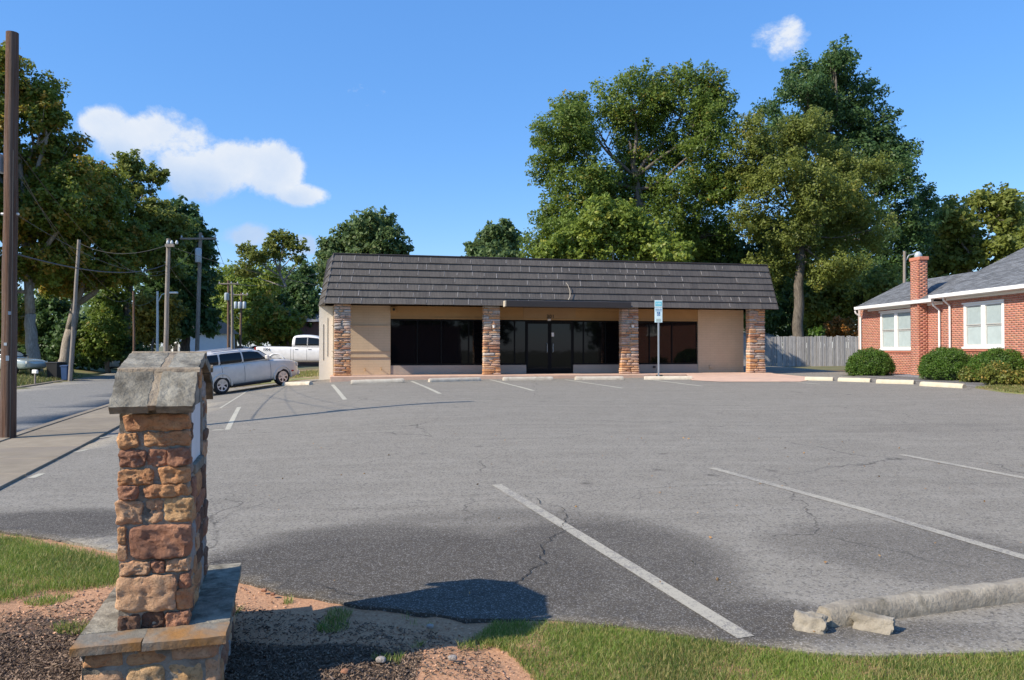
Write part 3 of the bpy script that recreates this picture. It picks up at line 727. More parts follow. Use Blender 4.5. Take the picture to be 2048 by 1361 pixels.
# interior darkness: floor and ceiling, so that panes read as deep
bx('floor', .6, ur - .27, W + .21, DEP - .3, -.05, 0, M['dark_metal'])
def text(s, size, loc, rot, mt, nm, par, ext=.004):
    cu = bpy.data.curves.new('t', 'FONT'); cu.body = s; cu.size = size; cu.extrude = ext; cu.align_x = 'CENTER'; cu.align_y = 'CENTER'; cu.space_character = 1.15; cu.offset = size * .02
    o = bpy.data.objects.new('t', cu); COL.objects.link(o); bpy.context.view_layer.update()
    me = bpy.data.meshes.new_from_object(o.evaluated_get(bpy.context.evaluated_depsgraph_get())); bpy.data.objects.remove(o)
    me.materials.clear(); me.materials.append(mt)
    n = link(nm, me, par); n.location = loc; n.rotation_euler = rot; return n
text('301', .20, (UX(1101, W), W - .006, zt + .14), (R(90), 0, 0), M['text_dark'], 'house_number', shop)
bx('door_light', UX(1095, W), UX(1101, W), W - .06, W - .012, zt - .03, zt + .05, M['lamp_white'], bevel=.01)
# alarm box, hose bibs, outlets
bx('alarm_box', UX(781, W), UX(792, W), W - .12, W - .002, 2.42, 2.62, M['fascia'], bevel=.012)
MB().lathe([(.05, 0), (.05, .02)], 0, 0, 12, 'y').obj('siren_grille', M['seam'], shop).location = (UX(787, W), W - .143, 2.52)
def tap(u, z):
    b = MB(); b.tube([(u, W, z), (u, W - .09, z), (u, W - .12, z - .06)], .016, 6); b.tube([(u - .05, W - .1, z + .05), (u + .05, W - .1, z + .05)], .008, 5); b.tube([(u, W - .1, z), (u, W - .1, z + .05)], .008, 5)
    b.obj('hose_tap', M['fascia'], shop)
tap(UX(762, W), .22); tap(UX(730, W), .2)
bx('outlet_box', UX(1418, W), UX(1425, W), W - .07, W - .002, .18, .30, M['tan_brick'], bevel=.01)
bx('outlet_box', UX(1306, W), UX(1311, W), W - .02, W + .028, .2, .28, M['dark_metal'], bevel=.006)
bx('threshold_vent', UX(1312, -.62), UX(1324, -.62), -.66, -.621, -.10, -.02, M['seam'])
# long dark light box over the entrance
lb0, lb1 = UX(1012, -.3), UX(1262, -.3)
bx('light_box', lb0, lb1, -.34, .02, 2.60, 2.84, M['dark_metal'], bevel=.015)
b = MB(); b.prism([(-.34, 2.62), (-.05, 2.60), (-.05, 2.83), (-.34, 2.83)], lb0 - .05, lb0 - .004, 'x'); b.obj('light_box_end', M['stop_tan'], shop)
# pillars of stacked stone
def rock(nm, c, s, mt, par, seed, n=4, amp=.12, expo=4.0, face=None, fr=1.0):
    """rough stone block: centre c, size s"""
    bm = bmesh.new(); bmesh.ops.create_cube(bm, size=1)
    if n > 1: bmesh.ops.subdivide_edges(bm, edges=list(bm.edges), cuts=n - 1, use_grid_fill=True)
    ms = min(s); off = Vector((seed * 1.37, seed * 2.11, seed * .73))
    for v in bm.verts:
        p = v.co * 2; m = (abs(p.x) ** expo + abs(p.y) ** expo + abs(p.z) ** expo) ** (1 / expo)
        k = 1 / m; p = Vector((p.x * (k * .5 + .5 * min(1, k)), p.y * (k * .5 + .5 * min(1, k)), p.z * (k * .5 + .5 * min(1, k)))) * .5
        q = Vector((p.x * s[0], p.y * s[1], p.z * s[2]))
        f = q * (3.2 / (ms + .06)) * fr * .5 + off
        d = noise.noise(f) * .55 + noise.ridged_multi_fractal(f * 1.3, 1.0, 2.1, 4, 1.0, 2.0) * .22 - .25 + noise.noise(f * 4.1) * .18
        v.co = q + Vector((p.x, p.y, p.z)).normalized() * d * ms * amp
    if n >= 5:   # split facets: shave the block with random planes
        rr_ = random.Random(seed * 7 + 1)
        for _ in range(11):
            nn = Vector((rr_.gauss(0, 1), rr_.gauss(0, 1), rr_.gauss(0, 1))).normalized(); sup = abs(nn.x) * s[0] / 2 + abs(nn.y) * s[1] / 2 + abs(nn.z) * s[2] / 2
            dd = sup * rr_.uniform(.80, .97)
            for v in bm.verts:
                t_ = v.co.dot(nn) - dd
                if t_ > 0: v.co -= nn * t_ * .92
    me = bpy.data.meshes.new('stone'); bm.to_mesh(me); bm.free(); me.materials.append(mt)
    me.polygons.foreach_set('use_smooth', [n > 2] * len(me.polygons))
    if n > 2: me.set_sharp_from_angle(angle=R(26))
    o = link(nm, me, par); o.location = c; return o
STM = ['st_orange', 'st_orange', 'st_tan', 'st_red', 'st_grey', 'st_tan', 'st_dark', 'st_grey', 'st_orange', 'st_red']
cols = [('leftmost stone pillar', 668, 702), ('second', 967, 1001), ('third', 1243, 1278), ('rightmost', 1499, 1531)]
for ci, (cn, p0, p1) in enumerate(cols):
    rnd = random.Random(ci * 5 + 3); v0 = .2 if ci else .16; dp = .34
    x0, x1 = UX(p0, v0), UX(p1, v0)
    core = bx('pillar', x0 + .03, x1 - .03, v0 + .03, v0 + dp, -.002, EZ - .004, M['mortar'])
    z = .0; k = 0
    while z < EZ - .06:
        h = min(rnd.choice((.05, .065, .08, .1, .12)), EZ - .01 - z); fl = max(0, (.35 - z)) * .08
        x = x0 - fl; w = x1 - x0 + 2 * fl; cut = rnd.choice((.3, .42, .55, .68, 1.0 if h < .07 else .5))
        segs = [(x, x + w * cut)] + ([(x + w * cut, x + w)] if cut < 1 else [])
        if cut > .5 and cut < 1 and rnd.random() < .35: m_ = x + w * cut * .5; segs = [(x, m_), (m_, x + w * cut), (x + w * cut, x + w)]
        for a, c in segs:
            pr = rnd.uniform(-.012, .022); wd = (c - a) - .012
            mt = M[rnd.choice(('st_pink', 'st_pale', 'st_orange', 'st_pink', 'st_grey', 'st_tan', 'st_pale', 'st_red', 'st_pink'))]
            if z < .5 or (ci == 3 and rnd.random() < .4): mt = M[rnd.choice(('st_orange', 'st_pink', 'st_tan', 'st_orange'))]
            e = .03 if a == x else 0; e2 = .03 if abs(c - x - w) < .01 else 0
            rock('stone', ((a + c) / 2, v0 + dp / 2 - pr - fl, z + h / 2), (wd + rnd.uniform(0, .02), dp + .03, h - .010), mt, core, k + ci * 100, 3, .22, 6); k += 1
        z += h
    core['label'] = cn + ' pillar of stacked stone' if ci else cn
# sconces on pillars two and three
for ci, (px, py) in enumerate(((988, 652), (1266, 652))):
    u = UX(px, .1); z = ZL(py, u, .1); s = empty('wall_lantern', (u, .11, z), 0); s.parent = shop
    MB().lathe([(.05, -.11), (.06, -.1), (.06, -.085), (.03, -.08)], 0, 0, 8).obj('lantern_base', M['bronze'], s)
    MB().lathe([(.02, .18), (.025, .1), (.10, .06), (.1, .05), (.02, .045)], 0, 0, 8).obj('lantern_cap', M['bronze'], s)
    MB().lathe([(.045, -.08), (.065, .044)], 0, 0, 8).obj('lantern_glass', M['lamp_white'], s)
    MB().tube([(0, .07, -.05), (0, .0, -.1), (0, .09, .0), (0, .03, .07)], .01, 5).obj('bracket', M['bronze'], s)
# mansard roof
M['shake_edge'] = surf('worn_sunlit_shake_edge', (.22, .20, .18), (.36, .33, .30), scale=20, rough=.5, bump=0)  # worn edge grey, with the sun glint on the lips painted in
NC = 7
def rp(f, t):  # front roof plane: f along height 0..1, t across 0..1
    u0 = UL + (.34) * f; u1 = UR - .20 * f
    return Vector((u0 + (u1 - u0) * t, .0 + .5 * f, EZ + (TZ - EZ) * f))
nrm = Vector((0, -(TZ - EZ), .5)).normalized()
body = MB(); A = [(UL, .03, EZ - .0), (UR, .03, EZ), (UR, DEP, EZ), (-.14, DEP, EZ), (-.08, 2.3, EZ)]; T = [(UL + .34, .53, TZ - .02), (UR - .2, .53, TZ - .02), (UR - .2, DEP - .4, TZ - .02), (.2, DEP - .4, TZ - .02), (.24, 2.5, TZ - .02)]
body.add(A + T, [(0, 1, 6, 5), (1, 2, 7, 6), (2, 3, 8, 7), (3, 4, 9, 8), (4, 0, 5, 9), (5, 6, 7, 8, 9), (4, 3, 2, 1, 0)])
roof = body.obj('roof', M['dark_metal'], shop)
rnd = random.Random(11)
for c in range(NC):
    f0, f1 = c / NC, (c + 1) / NC; t = 0.0; off = rnd.uniform(0, .02)
    while t < .9999:
        w = rnd.uniform(.30, .62) / 18.3; t1 = min(1, t + w)
        if 1 - t1 < .012: t1 = 1.0
        a, d, e, g_ = rp(f0 - .012, t), rp(f0 - .012, t1), rp(f1 - .004, t1), rp(f1 - .004, t)
        j = rnd.uniform(-.004, .006); lo = .046 + j; hi = .004
        gp_ = .001
        dx = Vector((gp_, 0, 0)); drop = Vector((0, 0, rnd.uniform(-.006, .004)))
        q = [a + dx + nrm * lo + drop, d - dx + nrm * lo + drop, e - dx + nrm * hi, g_ + dx + nrm * hi]
        r_ = [a + dx - nrm * .01, d - dx - nrm * .01, e - dx - nrm * .01, g_ + dx - nrm * .01]
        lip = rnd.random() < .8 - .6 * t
        b = MB(); b.add(q + r_, [(0, 1, 2, 3), (4, 5, 1, 0), (5, 6, 2, 1), (7, 4, 0, 3), (6, 7, 3, 2)])
        if lip: # raised bent edge, painted paler for wear and the sun it catches
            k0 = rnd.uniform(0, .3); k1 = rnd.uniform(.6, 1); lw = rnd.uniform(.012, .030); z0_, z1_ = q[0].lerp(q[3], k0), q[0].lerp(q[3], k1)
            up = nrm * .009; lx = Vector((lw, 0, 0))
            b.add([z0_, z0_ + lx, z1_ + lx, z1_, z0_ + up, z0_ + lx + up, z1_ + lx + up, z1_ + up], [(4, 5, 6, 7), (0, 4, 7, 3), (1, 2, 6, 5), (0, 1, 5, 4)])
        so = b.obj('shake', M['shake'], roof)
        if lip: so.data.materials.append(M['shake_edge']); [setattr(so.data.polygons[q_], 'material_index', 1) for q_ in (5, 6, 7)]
        t = t1
# left return of the mansard, a few broad shakes deep in perspective
b = MB()
for c in range(NC):
    f0, f1 = c / NC, (c + 1) / NC
    P0 = lambda f, s, o: Vector((UL + .34 * f - .22 * s - .018 * o, .0 + .5 * f + (2.3 + .2 * f) * s - 0.0, EZ + (TZ - EZ) * f))
    for s in range(5):
        a, d, e, g_ = P0(f0, s / 5, 1.6), P0(f0, (s + 1) / 5 - .005, 1.6), P0(f1, (s + 1) / 5 - .005, .2), P0(f1, s / 5, .2)
        b.add([a, d, e, g_] + [p + Vector((.05, 0, 0)) for p in (a, d, e, g_)], [(0, 1, 2, 3), (4, 5, 1, 0), (5, 6, 2, 1), (4, 0, 3, 7)])
tag(b.obj('side_shakes', M['shake'], roof), kind='stuff')
b = MB(); b.tube([rp(1.0, 0) + Vector((0, -.02, 0)), rp(1.0, .5) + Vector((0, -.02, 0)), rp(1.0, 1) + Vector((0, -.02, 0))], .03, 6); b.obj('roof_edge_trim', M['dark_metal'], roof)
b = MB(); b.tube([rp(f, 0) + nrm * .02 for f in (0, .5, 1)], .022, 5); b.tube([rp(f, 1) + nrm * .02 for f in (0, .5, 1)], .022, 5); b.obj('hip_trim', M['dark_metal'], roof)
# loose cable lying on the shakes
cb = [(1131, 566), (1135, 572), (1138, 583), (1137, 594), (1133, 601)]
b = MB(); b.tube([Vector((UX(px, .2), .5 * ((606 + 6 * .55 - py) / 96.0) - .09, ZL(py, UX(px, .2), .2))) for px, py in cb], .012, 6); b.obj('loose_cable', M['stop_tan'], roof)

# ------------------------------------------------------------------ disabled parking sign
g = gp(1317, 757.5); sg = empty('parking_sign', (g.x, g.y, g.z), R(3), 'tall thin post with a white disabled parking sign by the porch edge', 'sign')
def zs(py): return EYE + (HY - py) / FPX * g.y - g.z
MB().box(-.028, .028, -.018, .018, -.1, zs(640)).obj('post', M['galv'], sg)
wS = .148
bS = MB().box(-wS, wS, -.03, -.022, zs(645.5), zs(615.5)).obj('sign_plate', M['sign_face'], sg, bevel=.006)
pS = MB().box(-wS, wS, -.03, -.022, zs(614.5), zs(601)).obj('penalty_plate', M['sign_face'], sg, bevel=.004)
MB().box(-wS + .02, wS - .02, -.0325, -.031, zs(612.6), zs(603.5)).obj('blue_band', plain('pale_blue_print', (.16, .52, .62), .5), pS)
text('VAN', .09, (0, -.034, zs(608)), (R(90), 0, 0), M['sign_face'], 'lettering', pS, .001)
MB().box(-.062, .062, -.0325, -.031, zs(632), zs(625.5) + .02).obj('blue_square', M['blue_print'], bS)
zc = (zs(632) + zs(625.5) + .02) / 2
b = MB(); b.lathe([(.012, -.0345), (.012, -.033)], .0, .0, 10, 'y'); b.v = [(x - .012, y, z + zc + .045) for x, y, z in b.v]
b.tube([(-.012, -.034, zc + .03), (-.008, -.034, zc - .005), (.022, -.034, zc - .008), (.032, -.034, zc - .045)], .006, 4)
b.tube([(-.015 + .030 * math.cos(a), -.034, zc - .022 + .030 * math.sin(a)) for a in [R(t) for t in range(120, 370, 25)]], .005, 4)
b.obj('wheelchair_symbol', M['lamp_white'], bS)
text('RESERVED', .05, (0, -.034, zs(619)), (R(90), 0, 0), M['blue_print'], 'lettering', bS, .001)
text('PARKING', .05, (0, -.034, zs(622.3)), (R(90), 0, 0), M['blue_print'], 'lettering', bS, .001)
MB().box(-.09, .09, -.0325, -.031, zs(644), zs(638)).obj('small_print', plain('grey_print', (.38, .48, .46), .5), bS)
# ------------------------------------------------------------------ stone sign monument in the foreground
MX, MY, MZ, MR = -1.717, 3.449, .38, R(16)
mon = empty('stone_monument', (MX, MY, 0), MR, 'rough stone sign monument with a gabled slate cap, seen end on beside the mulch', 'monument')
def mb_(nm, x0, x1, y0, y1, z0, z1, mt, par=mon, bevel=0): return bx(nm, x0, x1, y0, y1, z0, z1, mt, par, bevel)
def zpx(y): return EYE - (y - HY) * 3.47 / FPX
def xpx(x): xn = (x - 1024) / FPX; return (1.717 + 3.449 * xn) / (.961 - .276 * xn)
HB = .80
# mortar core, with a rough face
def mortar_core(nm, x0, x1, y0, y1, z0, z1, par):
    bm = bmesh.new(); bmesh.ops.create_cube(bm, size=1); bmesh.ops.subdivide_edges(bm, edges=list(bm.edges), cuts=14, use_grid_fill=True)
    for v in bm.verts:
        q = Vector((x0 + (v.co.x + .5) * (x1 - x0), y0 + (v.co.y + .5) * (y1 - y0), z0 + (v.co.z + .5) * (z1 - z0)))
        v.co = q + Vector((v.co.x, v.co.y, 0)).normalized() * (noise.noise(q * 18) * .007 + noise.noise(q * 50) * .004)
    me = bpy.data.meshes.new(nm); bm.to_mesh(me); bm.free(); me.materials.append(M['mortar']); return link(nm, me, par)
ZC = MZ + .95
wall_core = mortar_core('mortar_core', -.003, .278, -.006, HB + .004, MZ - .01, MZ + .64, mon)
frontp = mortar_core('front_pillar', -.003, .276, -.006, .12, MZ + .641, ZC, mon)
rearp = mortar_core('rear_pillar', -.003, .278, HB - .22, HB + .004, MZ + .641, ZC, mon)
mb_('sign_panel', .05, .268, .122, HB - .222, MZ + .66, ZC + .08, M['sign_white'])
rows = [  # traced from the end face: y0, y1, stones (x0, x1, material)
    (829, 861, [(246, 378, 'st_orange')]), (865, 893, [(240, 278, 'st_orange'), (284, 381, 'st_orange')]),
    (899, 931, [(242, 292, 'st_red'), (298, 333, 'st_red'), (338, 381, 'st_red')]), (938, 968, [(240, 310, 'st_orange'), (321, 379, 'st_orange')]),
    (971, 995, [(241, 277, 'st_red'), (288, 380, 'st_orange')]), (1000, 1046, [(236, 287, 'st_tan'), (296, 327, 'st_tan'), (333, 386, 'st_yellow')]),
    (1052, 1084, [(241, 253, 'st_orange')]), (1086, 1116, [(241, 255, 'st_tan')]), (1051, 1116, [(263, 384, 'st_red')]),
    (1122, 1145, [(244, 303, 'st_tan'), (309, 331, 'st_red'), (336, 381, 'st_tan')]),
    (1151, 1219, [(237, 355, 'st_tan')]), (1151, 1180, [(362, 382, 'st_red')]), (1182, 1221, [(359, 385, 'st_orange')]),
    (1226, 1258, [(245, 284, 'st_dark'), (288, 329, 'st_dark'), (336, 381, 'st_red')])]
sk = 500
for y0, y1, sts in rows:
    z1, z0 = zpx(y0), zpx(y1)
    for a, c, mt in sts:
        sk += 1; rr = random.Random(sk); x0, x1 = xpx(a), xpx(c); h = z1 - z0
        dep = .07; pro = rr.uniform(.010, .026) + (.006 if a < 245 or c > 380 else 0)
        rock('stone', ((x0 + x1) / 2, dep / 2 - pro, (z0 + z1) / 2), (x1 - x0 + .008, dep, h + .006), M[mt], mon, sk, 18, .34 if h < .1 else .30, 9, fr=1.7)
def stone_face(ax, u0, u1, z0, z1, fixed, sgn, seed, hs=(.06, .075, .09, .12), ws=(.09, .24), n=6, mats=STM):
    """fill a vertical face with random stones. ax 'x': face normal along x, stones run in y"""
    rr = random.Random(seed); z = z0; k = seed * 50
    while z < z1 - .03:
        h = min(rr.choice(hs), z1 - z)
        if z1 - z - h < .035: h = z1 - z
        u = u0
        while u < u1 - .02:
            w = rr.uniform(*ws)
            if u1 - u - w < .06: w = u1 - u
            c = [0, 0, (z + z + h) / 2]; s = [0, 0, h - .005]; dep = .07; pro = rr.uniform(.004, .02)
            i = 0 if ax == 'x' else 1; c[i] = fixed + sgn * (pro - dep / 2); c[1 - i] = u + w / 2; s[i] = dep; s[1 - i] = w - .005
            k += 1; rock('stone', c, s, M[rr.choice(mats)], mon, k, n, .26, 6, fr=1.4); u += w
        z += h
mats_side = ['st_red', 'st_dark', 'st_orange', 'st_grey', 'st_red', 'st_tan']
stone_face('x', .075, HB - .0, MZ + .01, MZ + .63, .274, 1, 2, mats=mats_side, n=8)
stone_face('x', .075, HB - .0, MZ + .01, MZ + .93, .0, -1, 3, n=5, hs=(.09, .12, .15))
stone_face('x', .07, .122, MZ + .65, ZC, .268, 1, 4, ws=(.11, .14), mats=mats_side, n=8)
stone_face('x', HB - .215, HB, MZ + .65, ZC, .274, 1, 5, ws=(.09, .2), mats=mats_side, n=8)
stone_face('y', .0, .275, MZ + .01, ZC, HB, 1, 6, n=5, hs=(.09, .12, .15))
# sloped ledge under the panel, stones of the gable
rock('ledge_stone', (.262, HB / 2 - .04, MZ + .655), (.06, HB - .36, .05), M['slate'], mon, 41, 8, .2, 8)
for k, (y, z, sy, sz) in enumerate([(.16, ZC + .07, .17, .09), (.36, ZC + .13, .13, .1), (.52, ZC + .12, .13, .1), (.68, ZC + .06, .16, .09), (.10, ZC + .005, .16, .05), (.72, ZC + .0, .14, .06)]):
    rock('stone', (.245, y, z), (.07, sy, sz), M[mats_side[k % 6]], mon, 60 + k, 7, .25, 6)
    rock('stone', (.03, y, z), (.07, sy, sz), M[STM[k % 6]], mon, 80 + k, 5, .25, 6)
gb = MB(); gb.prism([(-.02, ZC - .0), (HB + .02, ZC - .0), (HB - .09, ZC + .13), (.40, ZC + .20), (.09, ZC + .13)], .03, .27, 'x'); gb.obj('gable_core', M['mortar'], mon)
# slate cap: profile eave - break - ridge
prof = [(-.105, MZ + .975), (.065, MZ + 1.128), (.40, MZ + 1.208), (.735, MZ + 1.128), (.905, MZ + .975)]
def cap_slab(i, x0, x1, mt, seed, th=.042, t0=0.0, t1=1.0, nm='cap_slab', lift=0.0, jag=.003):
    a, c = Vector((0,) + prof[i]), Vector((0,) + prof[i + 1]); d = c - a; nn = Vector((0, -d.z, d.y)).normalized()
    p0, p1 = a + d * t0 + nn * lift, a + d * t1 + nn * lift; nu, nv = 9, 9; b = MB(); V = []
    for j in range(nv + 1):
        for k in range(nu + 1):
            u, v = k / nu, j / nv; q = p0 + (p1 - p0) * v + Vector((x0 + (x1 - x0) * u, 0, 0))
            ed = jag * (1.6 if k in (0, nu) else 1)
            q += Vector((noise.noise(q * 30 + Vector((seed, 0, 0))) * ed * (k in (0, nu)) * 1.6, noise.noise(q * 26 + Vector((0, seed, 0))) * ed * (j in (0, nv)) * 1.6, 0)) + nn * noise.fractal(q * 14, .8, 2, 4) * .0035
            V.append(q)
    m = len(V); V2 = [q - nn * th for q in V]; w = nu + 1
    F = [(j * w + k, j * w + k + 1, (j + 1) * w + k + 1, (j + 1) * w + k) for j in range(nv) for k in range(nu)]
    F += [tuple(i_ + m for i_ in f)[::-1] for f in F]
    for k in range(nu): F += [(k, m + k, m + k + 1, k + 1), (nv * w + k + 1, m + nv * w + k + 1, m + nv * w + k, nv * w + k)]
    for j in range(nv): F += [((j + 1) * w, m + (j + 1) * w, m + j * w, j * w), (j * w + nu, m + j * w + nu, m + (j + 1) * w + nu, (j + 1) * w + nu)]
    b.add(V + V2, F); o = b.obj(nm, mt, mon, smooth=True, autos=40); return o
gmort = surf('cap_mortar', (.26, .20, .13), (.38, .31, .22), scale=15, rough=.95, bump=1.0, bscale=60, c3=(.15, .12, .09), s3=9, dist=.01)
for i in (0, 1, 2, 3):
    up = i in (1, 2); j0, j1 = (.125, .155) if not up else (.145, .172)
    if i == 0: t0, t1 = 0, .96
    elif i == 3: t0, t1 = .04, 1
    elif i == 1: t0, t1 = .10, 1.0
    else: t0, t1 = 0, .9
    cap_slab(i, -.03, j0 - .004, M['slate'], i * 7 + 1, t0=t0, t1=t1)
    cap_slab(i, j1 + .004, .306, M['slate'], i * 7 + 2, t0=t0, t1=t1)
    cap_slab(i, j0 - .004, j1 + .004, gmort, i * 7 + 3, th=.03, t0=t0 + .03, t1=t1 - .0, nm='mortar_strip', lift=-.002, jag=.002)
    for q in range(0):
        aa = Vector((0,) + prof[i]).lerp(Vector((0,) + prof[i + 1]), .2 + .3 * q)
        rock('infill_stone', ((j0 + j1) / 2, aa.y, aa.z - .004), (j1 - j0 - .002, .05 + .01 * q, .02), M['slate'], mon, 90 + i * 5 + q, 5, .3, 5)
b = MB(); b.tube([(-.028, .075, MZ + 1.118), (.08, .08, MZ + 1.120), (.2, .076, MZ + 1.119), (.316, .078, MZ + 1.118)], .021, 8); b.obj('mortar_joint', gmort, mon)
b = MB(); b.tube([(-.028, .725, MZ + 1.118), (.316, .725, MZ + 1.118)], .02, 8); b.obj('mortar_joint', gmort, mon)
b = MB(); b.tube([(-.026, .40, MZ + 1.194), (.314, .40, MZ + 1.194)], .018, 8); b.obj('ridge_mortar', gmort, mon)
# base: slate slab pieces over stone courses
def slate(x0, x1, y0, y1, mt, seed):
    bm = bmesh.new(); bmesh.ops.create_cube(bm, size=1); bmesh.ops.subdivide_edges(bm, edges=list(bm.edges), cuts=9, use_grid_fill=True)
    for v in bm.verts:
        q = Vector(((x0 + x1) / 2 + v.co.x * (x1 - x0), (y0 + y1) / 2 + v.co.y * (y1 - y0), MZ - .018 + v.co.z * .034))
        e = (abs(v.co.x) > .49) or (abs(v.co.y) > .49)
        v.co = q + Vector((noise.noise(q * 9 + Vector((seed, 0, 0))), noise.noise(q * 9 + Vector((0, seed, 0))), 0)) * (.006 if e else 0) + Vector((0, 0, noise.noise(q * 20) * .003))
    me = bpy.data.meshes.new('base_slab'); bm.to_mesh(me); bm.free(); me.materials.append(mt); me.polygons.foreach_set('use_smooth', [True] * len(me.polygons)); me.set_sharp_from_angle(angle=R(40))
    return link('base_slab', me, mon)
slate(-.148, .118, -.20, -.03, M['slate_rust'], 1); slate(.122, .455, -.215, -.03, M['slate_rust'], 2)
slate(-.148, .02, -.026, .45, M['slate'], 3); slate(-.148, .02, .454, .98, M['slate'], 4)
slate(.28, .455, -.026, .5, M['slate'], 5); slate(.28, .455, .504, .98, M['slate'], 6); slate(.024, .276, HB + .0, .98, M['slate'], 7)
mortar_core('base_core', -.11, .415, -.168, .94, -.05, MZ - .036, mon)
bm_ = ['st_tan', 'st_orange', 'st_yellow', 'st_tan', 'st_red', 'st_tan']
stone_face('y', -.115, .42, MZ - .105, MZ - .038, -.165, -1, 21, hs=(.066,), ws=(.13, .22), n=11, mats=['st_dark', 'st_orange', 'st_tan'])
stone_face('y', -.125, .425, MZ - .42, MZ - .11, -.165, -1, 22, hs=(.085, .10), ws=(.13, .21), n=12, mats=['st_tan', 'st_yellow', 'st_orange', 'st_tan'])
stone_face('x', -.16, .93, .0, MZ - .04, .41, 1, 23, hs=(.09, .12), n=7, mats=mats_side)
stone_face('x', -.16, .93, .0, MZ - .04, -.105, -1, 24, hs=(.12, .15), n=5)

# ------------------------------------------------------------------ brick house on the right
HX, HC = 15.4, .038
house = empty('brick_house', (HX + HC * 30, 0, 0), math.atan(HC), 'red brick house with white trim, grey shingle roof and a tall brick chimney', 'house')
# local: y = distance along the wall, x = 0 at the wing wall, z from the eye-level datum
def hy(px, x=0.0):   # local y of a pixel column at local x
    xn = (px - 1024) / FPX; c, s = math.cos(math.atan(HC)), math.sin(math.atan(HC)); ox = HX + HC * 30
    # X = ox + c x - s y ; Y = s x + c y
    return (ox + c * x - xn * s * x) / (xn * c + s)
def hz(py, px, x=0.0):
    y = hy(px, x); Y = math.sin(math.atan(HC)) * x + math.cos(math.atan(HC)) * y
    return EYE + (HY - py) / FPX * Y
def hbx(nm, x0, x1, y0, y1, z0, z1, mt, par=house, bevel=0): return bx(nm, x0, x1, y0, y1, z0, z1, mt, par, bevel)
ye, yj, yn = hy(1721), hy(1893), 17.0
yo_ = hy(1709, -.45)          # far end of wing, joint, near end
ZG, ZE, ZE2 = .3, 3.40, 3.52                   # ground, eaves
W1 = (hy(1762), hy(1826), 1.60, 3.17); W2 = (hy(1936), hy(2017), 1.66, 3.17)
W3 = (20.6, 19.2, 2.5, 3.17)
def wall_with_bricks(nm, x, y0, y1, z0, z1, holes, axis='x', sgn=-1, th=.0035):
    """mortar wall plus proud bricks in running bond, as one joined part; holes as (ya, yb, za, zb)"""
    bw, bh, g = .203, .0575, .011; V = []; k = 0
    nz = int((z1 - z0) / (bh + g)) + 1
    for r in range(nz):
        zb_ = z0 + r * (bh + g); zt_ = min(zb_ + bh, z1)
        if zt_ - zb_ < .015: continue
        y = y0 - (bw / 2 if r % 2 else 0) - g
        while y < y1:
            a, c = max(y + g, y0), min(y + bw + g, y1); y += bw + g
            if c - a < .03: continue
            segs = [(a, c)]
            for ha, hb, hza, hzb in holes:
                if zt_ > hza and zb_ < hzb:
                    ns = []
                    for p, q in segs:
                        if q <= ha or p >= hb: ns.append((p, q))
                        else:
                            if p < ha - .02: ns.append((p, ha))
                            if q > hb + .02: ns.append((hb, q))
                    segs = ns
            for p, q in segs: V.append((p, q, zb_, zt_))
    A = np.array(V); n = len(A); X0 = x + sgn * th + np.random.RandomState(3).uniform(-.0015, .0015, n); X1 = np.full(n, x)
    P = np.zeros((n, 8, 3)); i = 0
    for zz in (2, 3):
        for xx in (X0, X1):
            for yy in (0, 1):
                if axis == 'x': P[:, i, 0], P[:, i, 1] = xx, A[:, yy]
                else: P[:, i, 1], P[:, i, 0] = xx, A[:, yy]
                P[:, i, 2] = A[:, zz]; i += 1
    F = np.array([(0, 1, 5, 4), (0, 4, 6, 2), (1, 3, 7, 5), (4, 5, 7, 6), (0, 2, 3, 1)])
    FF = (F[None] + 8 * np.arange(n)[:, None, None]).reshape(-1, 4)
    me = np_mesh(nm, P.reshape(-1, 3), FF, M['brick']); bm = bmesh.new(); bm.from_mesh(me); bmesh.ops.recalc_face_normals(bm, faces=bm.faces); bm.to_mesh(me); bm.free()
    return tag(link(nm, me, house), kind='stuff')
def wall_core(nm, x0, x1, y0, y1, z0, z1, holes, axis='x'):
    b = MB(); cuts = sorted(holes, key=lambda h: h[0]); y = y0
    for ha, hb, za, zb2 in cuts:
        b.box(x0, x1, y, ha, z0, z1); b.box(x0, x1, ha, hb, z0, za); b.box(x0, x1, ha, hb, zb2, z1); y = hb
    b.box(x0, x1, y, y1, z0, z1); return b.obj(nm, M['brick_mortar'], house)
h1 = [(min(W1[0], W1[1]), max(W1[0], W1[1]), W1[2], W1[3])]
h2 = [(min(W2[0], W2[1]), max(W2[0], W2[1]), W2[2], W2[3]), (W3[1], W3[0], W3[2], W3[3])]
wall_core('wing_wall', 0, .25, yj, ye, ZG, ZE + .05, h1); wall_with_bricks('wing_bricks', 0, yj, ye, ZG, ZE, h1)
wall_core('main_wall', -.12, .10, yn, yj - .001, ZG, ZE2 + .05, h2); wall_with_bricks('main_bricks', -.12, yn, yj - .001, ZG, ZE2, h2)
hbx('end_wall', .0, 4.0, ye - .25 + .251, ye + .2, ZG, ZE, M['brick_mortar'])
hbx('jamb_wall', -.118, .0, yj - .001, yj + .02, ZG, ZE2, M['brick'])
